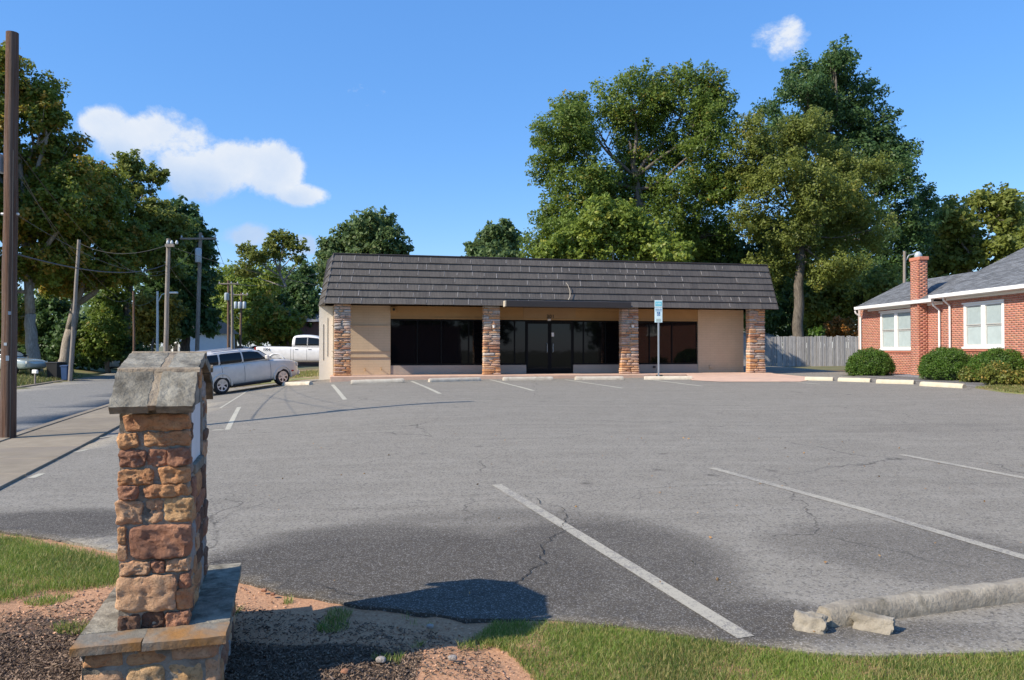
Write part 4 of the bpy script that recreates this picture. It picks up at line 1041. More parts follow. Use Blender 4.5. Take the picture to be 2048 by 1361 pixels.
for (xw, (a, c, z0, z1)) in ((0, W1), (-.12, W2), (-.12, W3)):
    y0, y1 = min(a, c), max(a, c)
    wn = hbx('window', xw + .05, xw + .09, y0, y1, z0, z1, M['white_trim']); tr = .105; mid = (y0 + y1) / 2
    for q0, q1, r0, r1 in ((y0 - .0, y0 + tr, z0, z1), (y1 - tr, y1 + .0, z0, z1), (mid - .1, mid + .1, z0 + .101, z1 - .101), (y0 + tr + .001, y1 - tr - .001, z1 - .1, z1), (y0 + tr + .001, y1 - tr - .001, z0, z0 + .1)):
        hbx('casing', xw - .03, xw + .049, q0, q1, r0, r1, M['white_trim'], wn, .006)
    hbx('window_sill', xw - .075, xw - .031, y0 - .06, y1 + .06, z0 - .03, z0 + .04, M['white_trim'], wn, .005)
    hbx('drip_cap', xw - .07, xw - .031, y0 - .05, y1 + .05, z1 - .03, z1 + .02, M['white_trim'], wn, .005)
    for q0, q1 in ((y0 + tr + .002, mid - .102), (mid + .102, y1 - tr - .002)):
        zm = (z0 + z1) / 2
        for r0, r1, mt, xo in ((zm + .012, z1 - .102, M['blind'], .0), (z0 + .102, zm - .012, M['blind_low'], .012)):
            hbx('pane', xw + .02 + xo, xw + .03 + xo, q0 + .04, q1 - .04, r0 + .03, r1 - .03, mt, wn)
            for e0, e1, f0, f1 in ((q0, q0 + .04, r0, r1), (q1 - .04, q1, r0, r1), (q0 + .041, q1 - .041, r0, r0 + .03), (q0 + .041, q1 - .041, r1 - .03, r1)):
                hbx('sash', xw + .0 + xo, xw + .035 + xo, e0, e1, f0, f1, M['sash'], wn)
# brick sills
for xw, w_ in ((0, W1), (-.12, W2)):
    hbx('brick_sill', xw - .05, xw + .02, min(w_[:2]) - .08, max(w_[:2]) + .08, w_[2] - .11, w_[2] - .032, M['brick'])
# chimney with its own bricks
cy0, cy1 = hy(1841, -.3), hy(1822.5, -.3); cz = 5.0
ch = hbx('chimney', -.32, -.01, cy0 + .01, cy1 - .01, ZG, cz, M['brick_mortar'])
c1 = wall_with_bricks('chimney_bricks', -.32, cy0, cy1, ZG, cz - .07, []); c1.parent = ch
c2 = wall_with_bricks('chimney_bricks', cy0 + .01, -.406, -.012, ZG, cz - .07, [], axis='y'); c2.parent = ch
hbx('chimney_cap', -.35, .02, cy0 - .04, cy1 + .03, cz - .065, cz + .06, M['brick'], ch, .01)
# roofs
PIT = .50
def roof_slab(nm, y0, y1, xe, ze, xr, par=house, hipfar=0.0):
    zr = ze + (xr - xe) * PIT; b = MB()
    b.prism([(xe, ze), (xr, zr), (2 * xr - xe, ze), (2 * xr - xe, ze - .06), (xr, zr - .1), (xe, ze - .06)], y0, y1, 'y'); o = b.obj(nm, M['roof_flat'], par)
    L = math.hypot(xr - xe, zr - ze); dx, dz = (xr - xe) / L, (zr - ze) / L; nx, nz = -dz, dx; P = []; F = []
    rr = random.Random(int(y0 * 10)); rows_ = int(L / .14)
    for r in range(rows_):
        t0, t1 = r * L / rows_ - .006, (r + 1) * L / rows_; y = y0 - rr.uniform(0, .3)
        while y < y1:
            w = rr.choice((.16, .2, .3, .33)); a, c = max(y, y0), min(y + w - .006, y1); y += w
            if c - a < .02: continue
            h0, h1_ = .016 + rr.uniform(0, .006), .004; k = len(P)
            for (t, h) in ((t0, h0), (t1, h1_)):
                for yy in (a, c): P.append((xe + dx * t + nx * h, yy, ze + dz * t + nz * h))
            for yy in (a, c): P.append((xe + dx * t0 + nx * .0, yy, ze + dz * t0))
            F += [(k, k + 2, k + 3, k + 1), (k, k + 1, k + 5, k + 4)]
    me = bpy.data.meshes.new('shingles'); me.from_pydata(P, [], F); me.materials.append(M['shingle']); tag(link('shingles', me, o), kind='stuff'); return o
roof_slab('wing_roof', yj + .1, yo_, -.36, ZE + .05, 1.75)
roof_slab('main_roof', yn - 2, yj + .12, -.48, ZE2 + .03, 4.6)
for xe, ze, y0, y1 in ((-.36, ZE + .04, yj + .14, yo_ - .01), (-.48, ZE2 + .02, yn - 2, yj + .1)):
    gt = MB(); gt.prism([(xe - .11, ze + .0), (xe - .115, ze - .02), (xe - .10, ze - .12), (xe - .02, ze - .12), (xe - .0, ze - .0)], y0, y1, 'y'); g1 = gt.obj('gutter', M['white_trim'], house, bevel=.004)
    hbx('soffit', xe + .001, (.0 if xe > -.4 else -.12) - .013, y0 + .01, y1 - .02, ze - .13, ze - .1, M['white_trim']); 
    hbx('frieze_board', (-.03 if xe > -.4 else -.15), (-.010 if xe > -.4 else -.130), y0 + .01, y1 - .33, ze - .21, ze - .131, M['white_trim'])
def downspout(px, x, ze):
    y = hy(px, x); b = MB(); b.tube([(x - .28, y, ze - .1), (x - .25, y, ze - .2), (x - .04, y, ze - .38), (x - .04, y, .8)], .036, 6); b.obj('downspout', M['white_trim'], house, bevel=0)
downspout(1723, -.03, ZE); downspout(1881, -.03, ZE); downspout(1902, -.15, ZE2)
hbx('vent_grille', -.02, -.013, hy(1790), hy(1783), .85, 1.0, M['seam'])

# ------------------------------------------------------------------ board fence, low house behind it
fd = 46.5; fx0, fx1 = (1478 - 1024) / FPX * fd, (1722 - 1024) / FPX * fd
fence = empty('board_fence', (fx0, fd, 0), 0, 'weathered grey vertical board privacy fence behind the parking lot', 'fence')
x = 0; rnd = random.Random(4); fbase = .57
fm = [bx('fence_board', 0, .108, -.012 + .002 * k, .01, 0, 1.82, M['fence'], None).data for k in range(1)]
for o in list(bpy.data.objects):
    if o.name.startswith('fence_board'): bpy.data.objects.remove(o)
while x < fx1 - fx0:
    o = link('board', fm[0], fence); o.location = (x, rnd.uniform(-.02, .012), fbase + rnd.uniform(-.03, .03)); o.scale = (rnd.uniform(.9, 1.04), 1, rnd.uniform(.985, 1.015)); o.rotation_euler = (0, rnd.uniform(-.006, .006), rnd.uniform(-.05, .05)); x += .118
for z in (.3, 1.5): bx('rail', 0, fx1 - fx0, .03, .08, fbase + z, fbase + z + .09, M['fence'], fence)
gh = empty('grey_roof_house', (at(1525, 700, 60).x, 60, .5), 0, 'low house with a pale grey hip roof behind the board fence', 'house')
MB().box(-3.0, 1.4, 0, 6, 0, 1.7).obj('wall', surf('dull_siding', (.30, .27, .23), (.36, .33, .28), scale=2), gh)
b = MB(); b.add([(-3.4, -.4, 1.7), (1.9, -.4, 1.7), (1.9, 6.4, 1.7), (-3.4, 6.4, 1.7), (-1.6, 2.5, 3.0), (-.2, 2.5, 3.0)], [(0, 1, 5, 4), (1, 2, 5), (2, 3, 4, 5), (3, 0, 4), (3, 2, 1, 0)]); b.obj('roof', surf('pale_grey_roof', (.27, .27, .24), (.33, .33, .3), scale=5), gh)

# ------------------------------------------------------------------ utility poles and wires
def pole(nm, px, top, base, d, r, mt, label, cat='utility pole', lean=0.0, group='utility poles along the street'):
    pb, pt = at(base[0], base[1], d), at(top[0], top[1], d); gz = G(pb.x, pb.y)
    o = empty(nm, (pb.x, pb.y, gz - .05), 0, label, cat, group); n = 7
    pts = [Vector((0, 0, 0)).lerp(Vector((pt.x - pb.x, lean, pt.z - gz + .05)), k / n) + Vector((noise.noise(Vector((k * .9, d, 0))) * .02, 0, 0)) for k in range(n + 1)]
    MB().tube(pts, [r * (1 - .22 * k / n) for k in range(n + 1)], 14).obj('shaft', mt, o, smooth=True, autos=40)
    return o, pb, pt
P1, a1, t1 = pole('utility_pole', 0, (25, 66), (16, 880), 14.0, .130, M['wood_pole'], 'tall brown wooden utility pole at the kerb, nearest to the viewer')
for k_, (zz, hh, aa) in enumerate([(1.5, .09, -1.2), (1.75, .05, -1.5), (2.3, .06, -1.0)]):
    rt = .128 - .004 * zz; MB().box(-.025, .025, -.004, .004, -hh / 2, hh / 2).obj('metal_tag', M['galv'], P1).matrix_local = Matrix.Translation((rt * math.cos(aa) + .01 * zz * .5, rt * math.sin(aa), zz)) @ Matrix.Rotation(aa + R(90), 4, 'Z')
z_ = lambda py, d: EYE + (HY - py) / FPX * d
bxp = bx('meter_box', -.22, -.13, -.10, .10, z_(345, 14) + .0 - P1.location.z, z_(308, 14) - P1.location.z, M['transformer'], P1, .01)
MB().tube([(-.15, 0, z_(428, 14) - P1.location.z), (.16, 0, z_(428, 14) - P1.location.z)], .025, 6).obj('bracket', M['lamp_white'], P1)
MB().tube([(.1, -.1, .05), (.115, -.1, 3), (.12, -.1, 5.2)], .008, 6).obj('ground_wire', M['wire'], P1)
P2, a2, t2 = pole('utility_pole', 0, (158, 480), (140, 745), 45, .115, M['grey_pole'], 'leaning grey utility pole standing before the big maples by the bins')
P3, a3, t3 = pole('utility_pole', 0, (337, 478), (330, 735), 34, .105, M['grey_pole'], 'pale bare wooden pole rising just behind the stone monument cap')
P4, a4, t4 = pole('utility_pole', 0, (401, 466), (393, 725), 55, .15, M['grey_pole'], 'dark utility pole with a crossarm and one transformer against the dark conifer')
P5, a5, t5 = pole('utility_pole', 0, (267, 583), (269, 730), 44, .07, M['wood_pole'], 'thin short brown pole left of the stone monument cap')
P7, a7, t7 = pole('utility_pole', 0, (457, 561), (457, 712), 84, .16, M['wood_pole'], 'far brown pole with crossarm and transformer, left of the close pair')
P8, a8, t8 = pole('utility_pole', 0, (464, 571), (465, 712), 80, .15, M['grey_pole'], 'far pale grey pole right beside the brown one with the crossarm')
P9, a9, t9 = pole('utility_pole', 0, (483, 586), (480, 710), 92, .15, M['wood_pole'], 'far pole carrying three round transformers under its crossarm')
def arm(o, d, py, p0, p1, base):
    z = z_(py, d) - o.location.z; x0, x1 = (at(p0, py, d).x - o.location.x), (at(p1, py, d).x - o.location.x)
    MB().box(x0, x1, -.2, -.08, z - .06, z + .06).obj('crossarm', M['grey_pole'], o)
    for x in (x0 + .1, (x0 + x1) / 2 + .3, x1 - .1): MB().lathe([(.05, z + .06), (.07, z + .12), (.03, z + .22)], x, -.14, 8).obj('insulator', M['transformer'], o)
def can(o, d, px, py, r=.24, h=.9):
    x = at(px, py, d).x - o.location.x; z = z_(py, d) - o.location.z
    MB().lathe([(r * .9, z - h / 2), (r, z - h / 2 + .05), (r, z + h / 2 - .08), (r * .7, z + h / 2)], x, -.38, 12).obj('transformer', M['transformer'], o, smooth=True, autos=40)
arm(P4, 55, 478, 362, 434, 0); can(P4, 55, 401, 512, .22, 1.0)
arm(P7, 84, 568, 438, 478, 0); can(P7, 84, 456, 594, .24, .8); arm(P9, 92, 590, 466, 497, 0)
for px in (474, 482, 491): can(P9, 92, px, 611, .2, .8)
arm(P3, 34, 492, 334, 351, 0)
def lamp_pole(px, top, base, d, r, tip, mt, label, head, grp='street lamps'):
    o, pb, pt = pole('street_lamp', 0, (px, top), (px, base), d, r, mt, label, 'street lamp', group=grp)
    e = at(tip[0], tip[1], d); x, z = e.x - o.location.x, e.z - o.location.z; z0 = z_(top + 4, d) - o.location.z
    MB().tube([(0, 0, z0 - .6), (x * .35, 0, z0 - .1 + (z - z0) * .6), (x * .8, 0, z), (x, 0, z)], .035, 6).obj('lamp_arm', M['galv'], o)
    if head == 'cobra': MB().box(x - .1, x + .55, -.12, .12, z - .06, z + .06).obj('lamp_head', M['lamp_white'], o, bevel=.03)
    else: MB().lathe([(.19, z - .22), (.22, z - .1), (.2, z), (.08, z + .12)], x, 0, 12).obj('lamp_head', M['transformer'], o, smooth=True, autos=40)
    return o
lamp_pole(315, 583, 740, 50, .09, (338, 586), M['galv'], 'thin metal street lamp pole just left of the pale wooden pole', 'cobra')
lamp_pole(1809, 503, 700, 46, .10, (1836, 508), M['grey_pole'], 'pale lamp pole rising behind the brick house, left of its chimney', 'bucket')
lamp_pole(1678, 575, 720, 60, .12, (1697, 579), M['grey_pole'], 'thin lamp pole with a curved arm behind the board fence', 'cobra')
def wire(pa, pb, sag, label, r=.014, nseg=24):
    pa, pb = Vector(pa), Vector(pb); pts = [pa.lerp(pb, k / nseg) - Vector((0, 0, sag * 4 * (k / nseg) * (1 - k / nseg))) for k in range(nseg + 1)]
    o = MB().tube([p - pa for p in pts], r, 4).obj('overhead_wire', M['wire']); o.location = pa
    return tag(o, label, 'wire', 'overhead wires along the street')
wire(at(33, 300, 14), at(334, 545, 34), .9, 'black wire sagging from the near brown pole to the pale pole behind the monument', .0065)
wire(at(33, 430, 14), at(400, 480, 55), 1.6, 'upper wire from the white bracket of the near pole to the crossarm pole', .0065)
wire(at(20, 505, 14), at(330, 530, 34), .35, 'thick lower cable running level from the near pole to the pale pole', .014)
wire(at(33, 330, 14), at(267, 590, 44), 1.2, 'thin wire from the near brown pole down to the short brown pole', .0065)
wire(at(33, 345, 14), at(315, 590, 50), 1.4, 'thin wire from the near brown pole down to the metal lamp pole', .0065)
wire(at(337, 492, 34), at(640, 572, 29.5), .15, 'wire from the pale pole across to the corner of the shop roof', .0065)
wire(at(337, 530, 34), at(457, 600, 84), 1.4, 'wire from the pale pole back to the far brown pole', .014)
wire(at(365, 478, 55), at(440, 568, 84), 1.0, 'wire between the crossarm pole and the far crossarm, left side', .014)
wire(at(430, 478, 55), at(478, 568, 84), .9, 'wire between the crossarm pole and the far crossarm, right side', .014)
wire(at(158, 486, 45), at(337, 490, 34), .5, 'wire from the leaning grey pole across to the pale pole', .014)
wire(at(457, 566, 84), at(640, 545, 60), .6, 'far thin wire from the far brown pole towards the shop roof', .018)

# ------------------------------------------------------------------ verge things: bins, mailbox
def bin_(px, py, d, w, h, mt, label):
    p = at(px, py, d); o = empty('wheelie_bin', (p.x, p.y, G(p.x, p.y)), R(-12), label, 'bin')
    b = MB(); b.add([(-w * .42, -w * .42, .05), (w * .42, -w * .42, .05), (w * .42, w * .42, .05), (-w * .42, w * .42, .05), (-w / 2, -w / 2, h), (w / 2, -w / 2, h), (w / 2, w / 2, h), (-w / 2, w / 2, h)], [(0, 3, 2, 1), (0, 1, 5, 4), (1, 2, 6, 5), (2, 3, 7, 6), (3, 0, 4, 7), (4, 5, 6, 7)])
    b.obj('body', mt, o, bevel=.02); b = MB(); b.prism([(-w / 2 - .03, h), (w / 2 + .03, h), (w / 2 + .03, h + .03), (0, h + .1), (-w / 2 - .03, h + .06)], -w / 2 - .03, w / 2 + .03, 'x'); b.obj('lid', mt, o, bevel=.01)
    for s in (-1, 1): MB().lathe([(.1, -.03), (.1, .03)], 0, 0, 10, 'y').obj('wheel', M['tyre'], o).location = (s * w * .4, w * .45, .1)
bin_(113, 757, 46, .78, .92, M['bin_black'], 'wide black rubbish bin standing on the verge under the maple')
bin_(133, 758, 45.5, .44, .82, M['bin_blue'], 'blue recycling bin beside the black bin on the verge')
p = at(70, 765, 40); mb2 = empty('mailbox', (p.x, p.y, G(p.x, p.y)), R(70), 'small pale mailbox on a dark post on the verge left of the bins', 'mailbox')
mb2.scale = (.6, .6, .8); MB().box(-.05, .05, -.05, .05, 0, .7).obj('post', M['grey_pole'], mb2); b = MB(); b.prism([(-.1, .7), (.1, .7), (.1, .85), (.06, .93), (-.06, .93), (-.1, .85)], -.25, .25, 'y'); b.obj('box', M['lamp_white'], mb2)
# ------------------------------------------------------------------ vehicles
def loft(stations, secf, nm, mt, par, sub=2):
    """stations: list of dicts; secf(st) -> half section [(y, z), ...] from bottom centre to top centre"""
    V = []; F = []; n = None
    for st in stations:
        h = secf(st); full = [(-y, z) for y, z in h[::-1]][:-1] if False else None
        ring = [(st['x'], y, z) for y, z in h] + [(st['x'], -y, z) for y, z in h[::-1] if y > 1e-6]
        n = len(ring); V += ring
    m = len(stations)
    for i in range(m - 1):
        for k in range(n):
            k2 = (k + 1) % n; F.append((i * n + k, i * n + k2, (i + 1) * n + k2, (i + 1) * n + k))
    F += [tuple(range(n))[::-1], tuple((m - 1) * n + k for k in range(n))]
    b = MB(); b.add(V, F); me = b.mesh(nm, mt, True)
    bm = bmesh.new(); bm.from_mesh(me); bmesh.ops.recalc_face_normals(bm, faces=bm.faces); bm.to_mesh(me); bm.free()
    o = link(nm, me, par)
    if sub:
        md = o.modifiers.new('s', 'SUBSURF'); md.levels = sub; md.render_levels = sub
    return o
def bake(o, cutters=()):
    for c in cutters:
        md = o.modifiers.new('b', 'BOOLEAN'); md.object = c; md.operation = 'DIFFERENCE'; md.solver = 'EXACT'
    bpy.context.view_layer.update()
    me = bpy.data.meshes.new_from_object(o.evaluated_get(bpy.context.evaluated_depsgraph_get()))
    o.modifiers.clear(); o.data = me; me.polygons.foreach_set('use_smooth', [True] * len(me.polygons)); me.set_sharp_from_angle(angle=R(32))
    for c in cutters: bpy.data.objects.remove(c)
def cyl_y(x, z, r, y0, y1, n=36):
    b = MB(); b.lathe([(r, y0), (r, y1)], 0, 0, n, 'y'); b.v = [(p[0] + x, p[1], p[2] + z) for p in b.v]; return b.obj('cutter', M['seam'])
def wheel(par, x, y, r, w, spokes=6, side=-1):
    wh = bpy.data.objects.new('wheel', None); COL.objects.link(wh); wh.parent = par; wh.location = (x, y, r)
    rr = r * .66
    MB().lathe([(rr, -w / 2), (r * .93, -w / 2), (r, -w * .35), (r, w * .35), (r * .93, w / 2), (rr, w / 2)], 0, 0, 28, 'y', False).obj('tyre', M['tyre'], wh, smooth=True, autos=35)
    yo = side * w / 2
    b2 = MB().lathe([(rr * .9, yo * .45), (rr * .9, yo * .5)], 0, 0, 20, 'y'); b2.obj('brake_shadow', M['seam'], wh)
    b3 = MB()
    for k in range(28):
        a0, a1 = 2 * math.pi * k / 28, 2 * math.pi * (k + 1) / 28
        q = []
        for rad, yy in ((rr * .88, yo * 1.0), (rr * 1.0, yo * 1.03)):
            q += [(rad * math.cos(a0), yy, rad * math.sin(a0)), (rad * math.cos(a1), yy, rad * math.sin(a1))]
        b3.add(q, [(0, 1, 3, 2)])
    for k in range(spokes):
        a = 2 * math.pi * k / spokes + .3; c, s = math.cos(a), math.sin(a); t = (-s, c); pts = []
        for rad, hw in ((rr * .12, rr * .16), (rr * .55, rr * .13), (rr * .93, rr * .22)):
            for sg in (-1, 1): pts.append((rad * c + t[0] * hw * sg, yo * (.9 if rad < rr * .5 else .97), rad * s + t[1] * hw * sg))
        b3.add(pts, [(0, 1, 3, 2), (2, 3, 5, 4)])
    b3.lathe([(rr * .24, yo * .7), (rr * .22, yo * .98), (rr * .05, yo)], 0, 0, 12, 'y'); b3.obj('rim', M['rim'], wh)
    return wh
from mathutils.bvhtree import BVHTree
def side_patch(trees, poly, sg, off, nm, mt, par, step=.06, thick=.03, grow=0.0):
    """thin panel in the outline poly (x, z), laid on the body surface found by casting rays from the side"""
    cx = sum(p[0] for p in poly) / len(poly); cz = sum(p[1] for p in poly) / len(poly)
    poly = [(x + (grow if x > cx else -grow), z + (grow if z > cz else -grow)) for x, z in poly]
    bd = densify(poly, step); pts = list(bd); x = min(p[0] for p in poly) + step / 2
    while x < max(p[0] for p in poly):
        z = min(p[1] for p in poly) + step / 2
        while z < max(p[1] for p in poly):
            if inside(poly, x, z): pts.append((x, z))
            z += step
        x += step
    nb = len(bd); vs, es, fs, _, _, _ = delaunay_2d_cdt([Vector(p) for p in pts], [(i, (i + 1) % nb) for i in range(nb)], [], 1, 1e-4)
    V = []; last = .8
    for p in vs:
        hit = 0
        for t in trees:
            h = t.ray_cast(Vector((p.x, sg * 3, p.y)), Vector((0, -sg, 0)))
            if h[0] is not None: hit = max(hit, abs(h[0].y))
        if hit < .3: hit = last
        last = hit; V.append((p.x, sg * (hit + off), p.y))
    n = len(V); V += [(a, b_ - sg * thick, c) for a, b_, c in V]; F = [tuple(f) for f in fs] + [tuple(i + n for i in f)[::-1] for f in fs]
    cnt = {(f[i], f[(i + 1) % 3]) for f in fs for i in range(3)}
    F += [(b_, a, a + n, b_ + n) for a, b_ in cnt if (b_, a) not in cnt]
    b = MB(); b.add(V, F); return b.obj(nm, mt, par, smooth=True, autos=40)
def vehicle(name, label, spec, paint, loc, rz, pitch=0.0, group=None, roll=0.0):
    o = empty(name, loc, rz, label, spec.get('cat', 'car'), group); o.rotation_euler = (roll, pitch, rz)
    L = spec['low']; Cb = spec['cab']
    def low(st):
        w, z0, z1 = st['w'], st['z0'], st['z1']; h = z1 - z0
        return [(0, z0), (w * .8, z0), (w * .93, z0 + h * .08), (w * .985, z0 + h * .28), (w, z0 + h * .55), (w * .99, z0 + h * .8), (w * .955, z0 + h * .93), (w * .86, z1 - .0), (0, z1 + st.get('cr', .02))]
    body = loft([dict(x=a, w=b_, z0=c, z1=d) for a, b_, c, d in L], low, 'body', paint, o, 2)
    cut = []
    for x in spec['wx']: cut += [cyl_y(x, spec['wr'] + .01, spec['wr'] * 1.17, -1.3, -.45), cyl_y(x, spec['wr'] + .01, spec['wr'] * 1.17, .45, 1.3)]
    bake(body, cut)
    def cabs(st):
        return [(0, st['z0']), (st['w'], st['z0']), (st['w'] - (st['w'] - st['wr']) * .5, (st['z0'] + st['zr']) / 2 - .0), (st['wr'], st['zr'] - .10), (st['wr'] * .9, st['zr'] - .025), (st['wr'] * .6, st['zr'] + .005), (0, st['zr'] + .02)]
    cs = [dict(x=a, w=b_, wr=c, z0=d, zr=e) for a, b_, c, d, e in Cb]
    cab = loft(cs, cabs, 'cabin', paint, o, 2); bake(cab)
    def ysurf(x, z):
        for s0, s1 in zip(cs, cs[1:]):
            if s0['x'] >= x >= s1['x'] or s0['x'] <= x <= s1['x']:
                t = (x - s0['x']) / (s1['x'] - s0['x']) if s1['x'] != s0['x'] else 0
                w = s0['w'] + (s1['w'] - s0['w']) * t; wr = s0['wr'] + (s1['wr'] - s0['wr']) * t; z0 = s0['z0'] + (s1['z0'] - s0['z0']) * t; zr = s0['zr'] + (s1['zr'] - s0['zr']) * t
                k = min(1, max(0, (z - z0) / max(.05, zr - .1 - z0))); return w + (wr - w) * k
        return cs[0]['w']
    bt, ct = [BVHTree.FromPolygons([tuple(v.co) for v in q.data.vertices], [tuple(f.vertices) for f in q.data.polygons]) for q in (body, cab)]
    for poly in spec['win']:
        for sg in (-1, 1):
            side_patch([ct], poly, sg, .004, 'window_frame', M['plastic'], o, grow=.018)
            side_patch([ct], poly, sg, .009, 'side_window', M['car_glass'], o)
    for nm, q in spec['screens']:
        b = MB(); b.add(q, [(0, 1, 2, 3)]); b.obj(nm, M['car_glass'], o)
    def wlow(x):
        for a, c in zip(L, L[1:]):
            if min(a[0], c[0]) <= x <= max(a[0], c[0]): t = (x - a[0]) / (c[0] - a[0]); return a[1] + (c[1] - a[1]) * t
        return L[0][1]
    for sg in (-1, 1):
        for x in spec['wx']:
            wheel(o, x, sg * (spec['track']), spec['wr'], .21, spec.get('spokes', 6), sg)
            if spec.get('flare'):
                b = MB(); pts = [(x + spec['wr'] * 1.2 * math.cos(a), sg * (wlow(x) * .985), spec['wr'] + .01 + spec['wr'] * 1.2 * math.sin(a)) for a in [R(t) for t in range(-12, 193, 12)]]
                b.tube(pts, .035, 6); b.obj('wheel_arch', paint, o, smooth=True)
        for x, z0, z1 in spec['seams']:
            side_patch([bt, ct], [(x - .007, z0), (x + .007, z0), (x + .007, z1), (x - .007, z1)], sg, .0015, 'door_gap', M['seam'], o, .05, .01)
        for x, z in spec['handles']:
            hh_ = bt.ray_cast(Vector((x, 3, z)), Vector((0, -1, 0)))[0]; w = hh_.y if hh_ else wlow(x); y0, y1 = sorted((sg * (w - .01), sg * (w + .035))); MB().box(x - .09, x + .09, y0, y1, z - .016, z + .016).obj('door_handle', spec.get('hmat', paint), o, bevel=.008)
        mx, mz = spec['mirror']; yy = sg * (ysurf(mx, mz) + .11); MB().box(mx - .06, mx + .07, min(yy - .09, yy + .09), max(yy - .09, yy + .09), mz - .07, mz + .09).obj('mirror', spec.get('mmat', paint), o, bevel=.03)
        for nm, x0, x1, yc, hw, z0, z1, mt in spec['lights']:
            y0, y1 = sorted((sg * (yc - hw), sg * (yc + hw))); MB().box(x0, x1, y0, y1, z0, z1).obj(nm, mt, o, bevel=.02)
    MB().box(spec['wx'][1] + .45, spec['wx'][0] - .45, -.72, .72, .17, .30).obj('underbody', M['plastic'], o)
    for q in spec.get('extra', []):
        nm, x0, x1, y0, y1, z0, z1, mt, bv = q; MB().box(x0, x1, y0, y1, z0, z1).obj(nm, mt, o, bevel=bv)
    o.scale = (spec.get('sc', 1),) * 3
    return o
wag = dict(cat='car', sc=.95, wr=.325, wx=(1.32, -1.31), track=.76, flare=True, spokes=6,
    low=[(2.20, .62, .32, .72), (2.12, .78, .25, .86), (1.75, .86, .22, .97), (1.0, .88, .22, 1.04), (.3, .87, .22, 1.06), (-.6, .87, .22, 1.06), (-1.4, .88, .24, 1.07), (-2.0, .84, .28, 1.06), (-2.2, .76, .34, 1.0), (-2.26, .66, .42, .9)],
    cab=[(1.05, .74, .72, .95, 1.05), (.86, .79, .72, .95, 1.20), (.50, .82, .71, .95, 1.46), (.1, .83, .71, .95, 1.51), (-.8, .83, .72, .95, 1.53), (-1.6, .83, .72, .95, 1.52), (-2.1, .82, .72, .95, 1.50), (-2.22, .81, .71, .95, 1.44), (-2.26, .80, .70, .95, 1.2), (-2.27, .78, .68, .95, 1.0)],
    win=[[(.66, 1.10), (.34, 1.36), (.05, 1.41), (-.30, 1.42), (-.30, 1.08)], [(-.40, 1.08), (-.40, 1.42), (-1.18, 1.42), (-1.25, 1.39), (-1.27, 1.08)], [(-1.37, 1.08), (-1.35, 1.41), (-1.98, 1.40), (-2.07, 1.34), (-2.10, 1.14), (-2.04, 1.08)]],
    screens=[('windscreen', [(.99, -.66, 1.10), (.99, .66, 1.10), (.50, .60, 1.44), (.50, -.60, 1.44)]), ('rear_window', [(-2.235, -.6, 1.12), (-2.13, -.55, 1.44), (-2.13, .55, 1.44), (-2.235, .6, 1.12)])],
    seams=[(.78, .32, 1.04), (-.35, .30, 1.08), (-1.27, .5, 1.08)], handles=[(-.18, .96), (-1.1, .96)], mirror=(.66, 1.14),
    lights=[('side_marker', 1.72, 1.84, .865, .02, .48, .54, M['red_lens']), ('headlight', 1.98, 2.12, .66, .13, .66, .82, M['clear_lens']), ('tail_light', -2.24, -2.14, .70, .08, .82, 1.02, M['red_lens'])],
    extra=[('front_bumper', 2.08, 2.26, -.72, .72, .30, .50, M['silver'], .05), ('rear_bumper', -2.34, -2.16, -.74, .74, .36, .56, M['silver'], .05),
           ('running_board', -.85, .85, -.90, -.82, .235, .30, M['plastic'], .02), ('running_board', -.85, .85, .82, .90, .235, .30, M['plastic'], .02),
           ('roof_rail', -1.5, .1, -.62, -.58, 1.525, 1.565, M['rim'], .01), ('roof_rail', -1.5, .1, .58, .62, 1.525, 1.565, M['rim'], .01)])
rw = gp(443, 790); best = None
for deg_ in range(10, 75):          # heading for which the near wheels fall where the photo shows them
    q = rw + Vector((math.cos(R(deg_)), math.sin(R(deg_)), 0)) * 2.63; e = abs(1024 + FPX * q.x / q.y - 571)
    if best is None or e < best[0]: best = (e, deg_, q)
_, ang, fw = best; ang = R(ang); fw.z = G(fw.x, fw.y)
hd = fw - rw; mid = (rw + fw) / 2; left = Vector((-math.sin(ang), math.cos(ang), 0)); c_ = mid + left * .84; pit = -math.asin(hd.z / 2.63)
print('wagon', rw, fw, math.degrees(ang), math.degrees(pit), 'front y', HY + (EYE - fw.z) / fw.y * FPX)
wagon = vehicle('parked_car', 'silver retro station wagon parked facing right beside the shop', wag, M['silver'], (c_.x, c_.y, mid.z + .01), ang, pit)
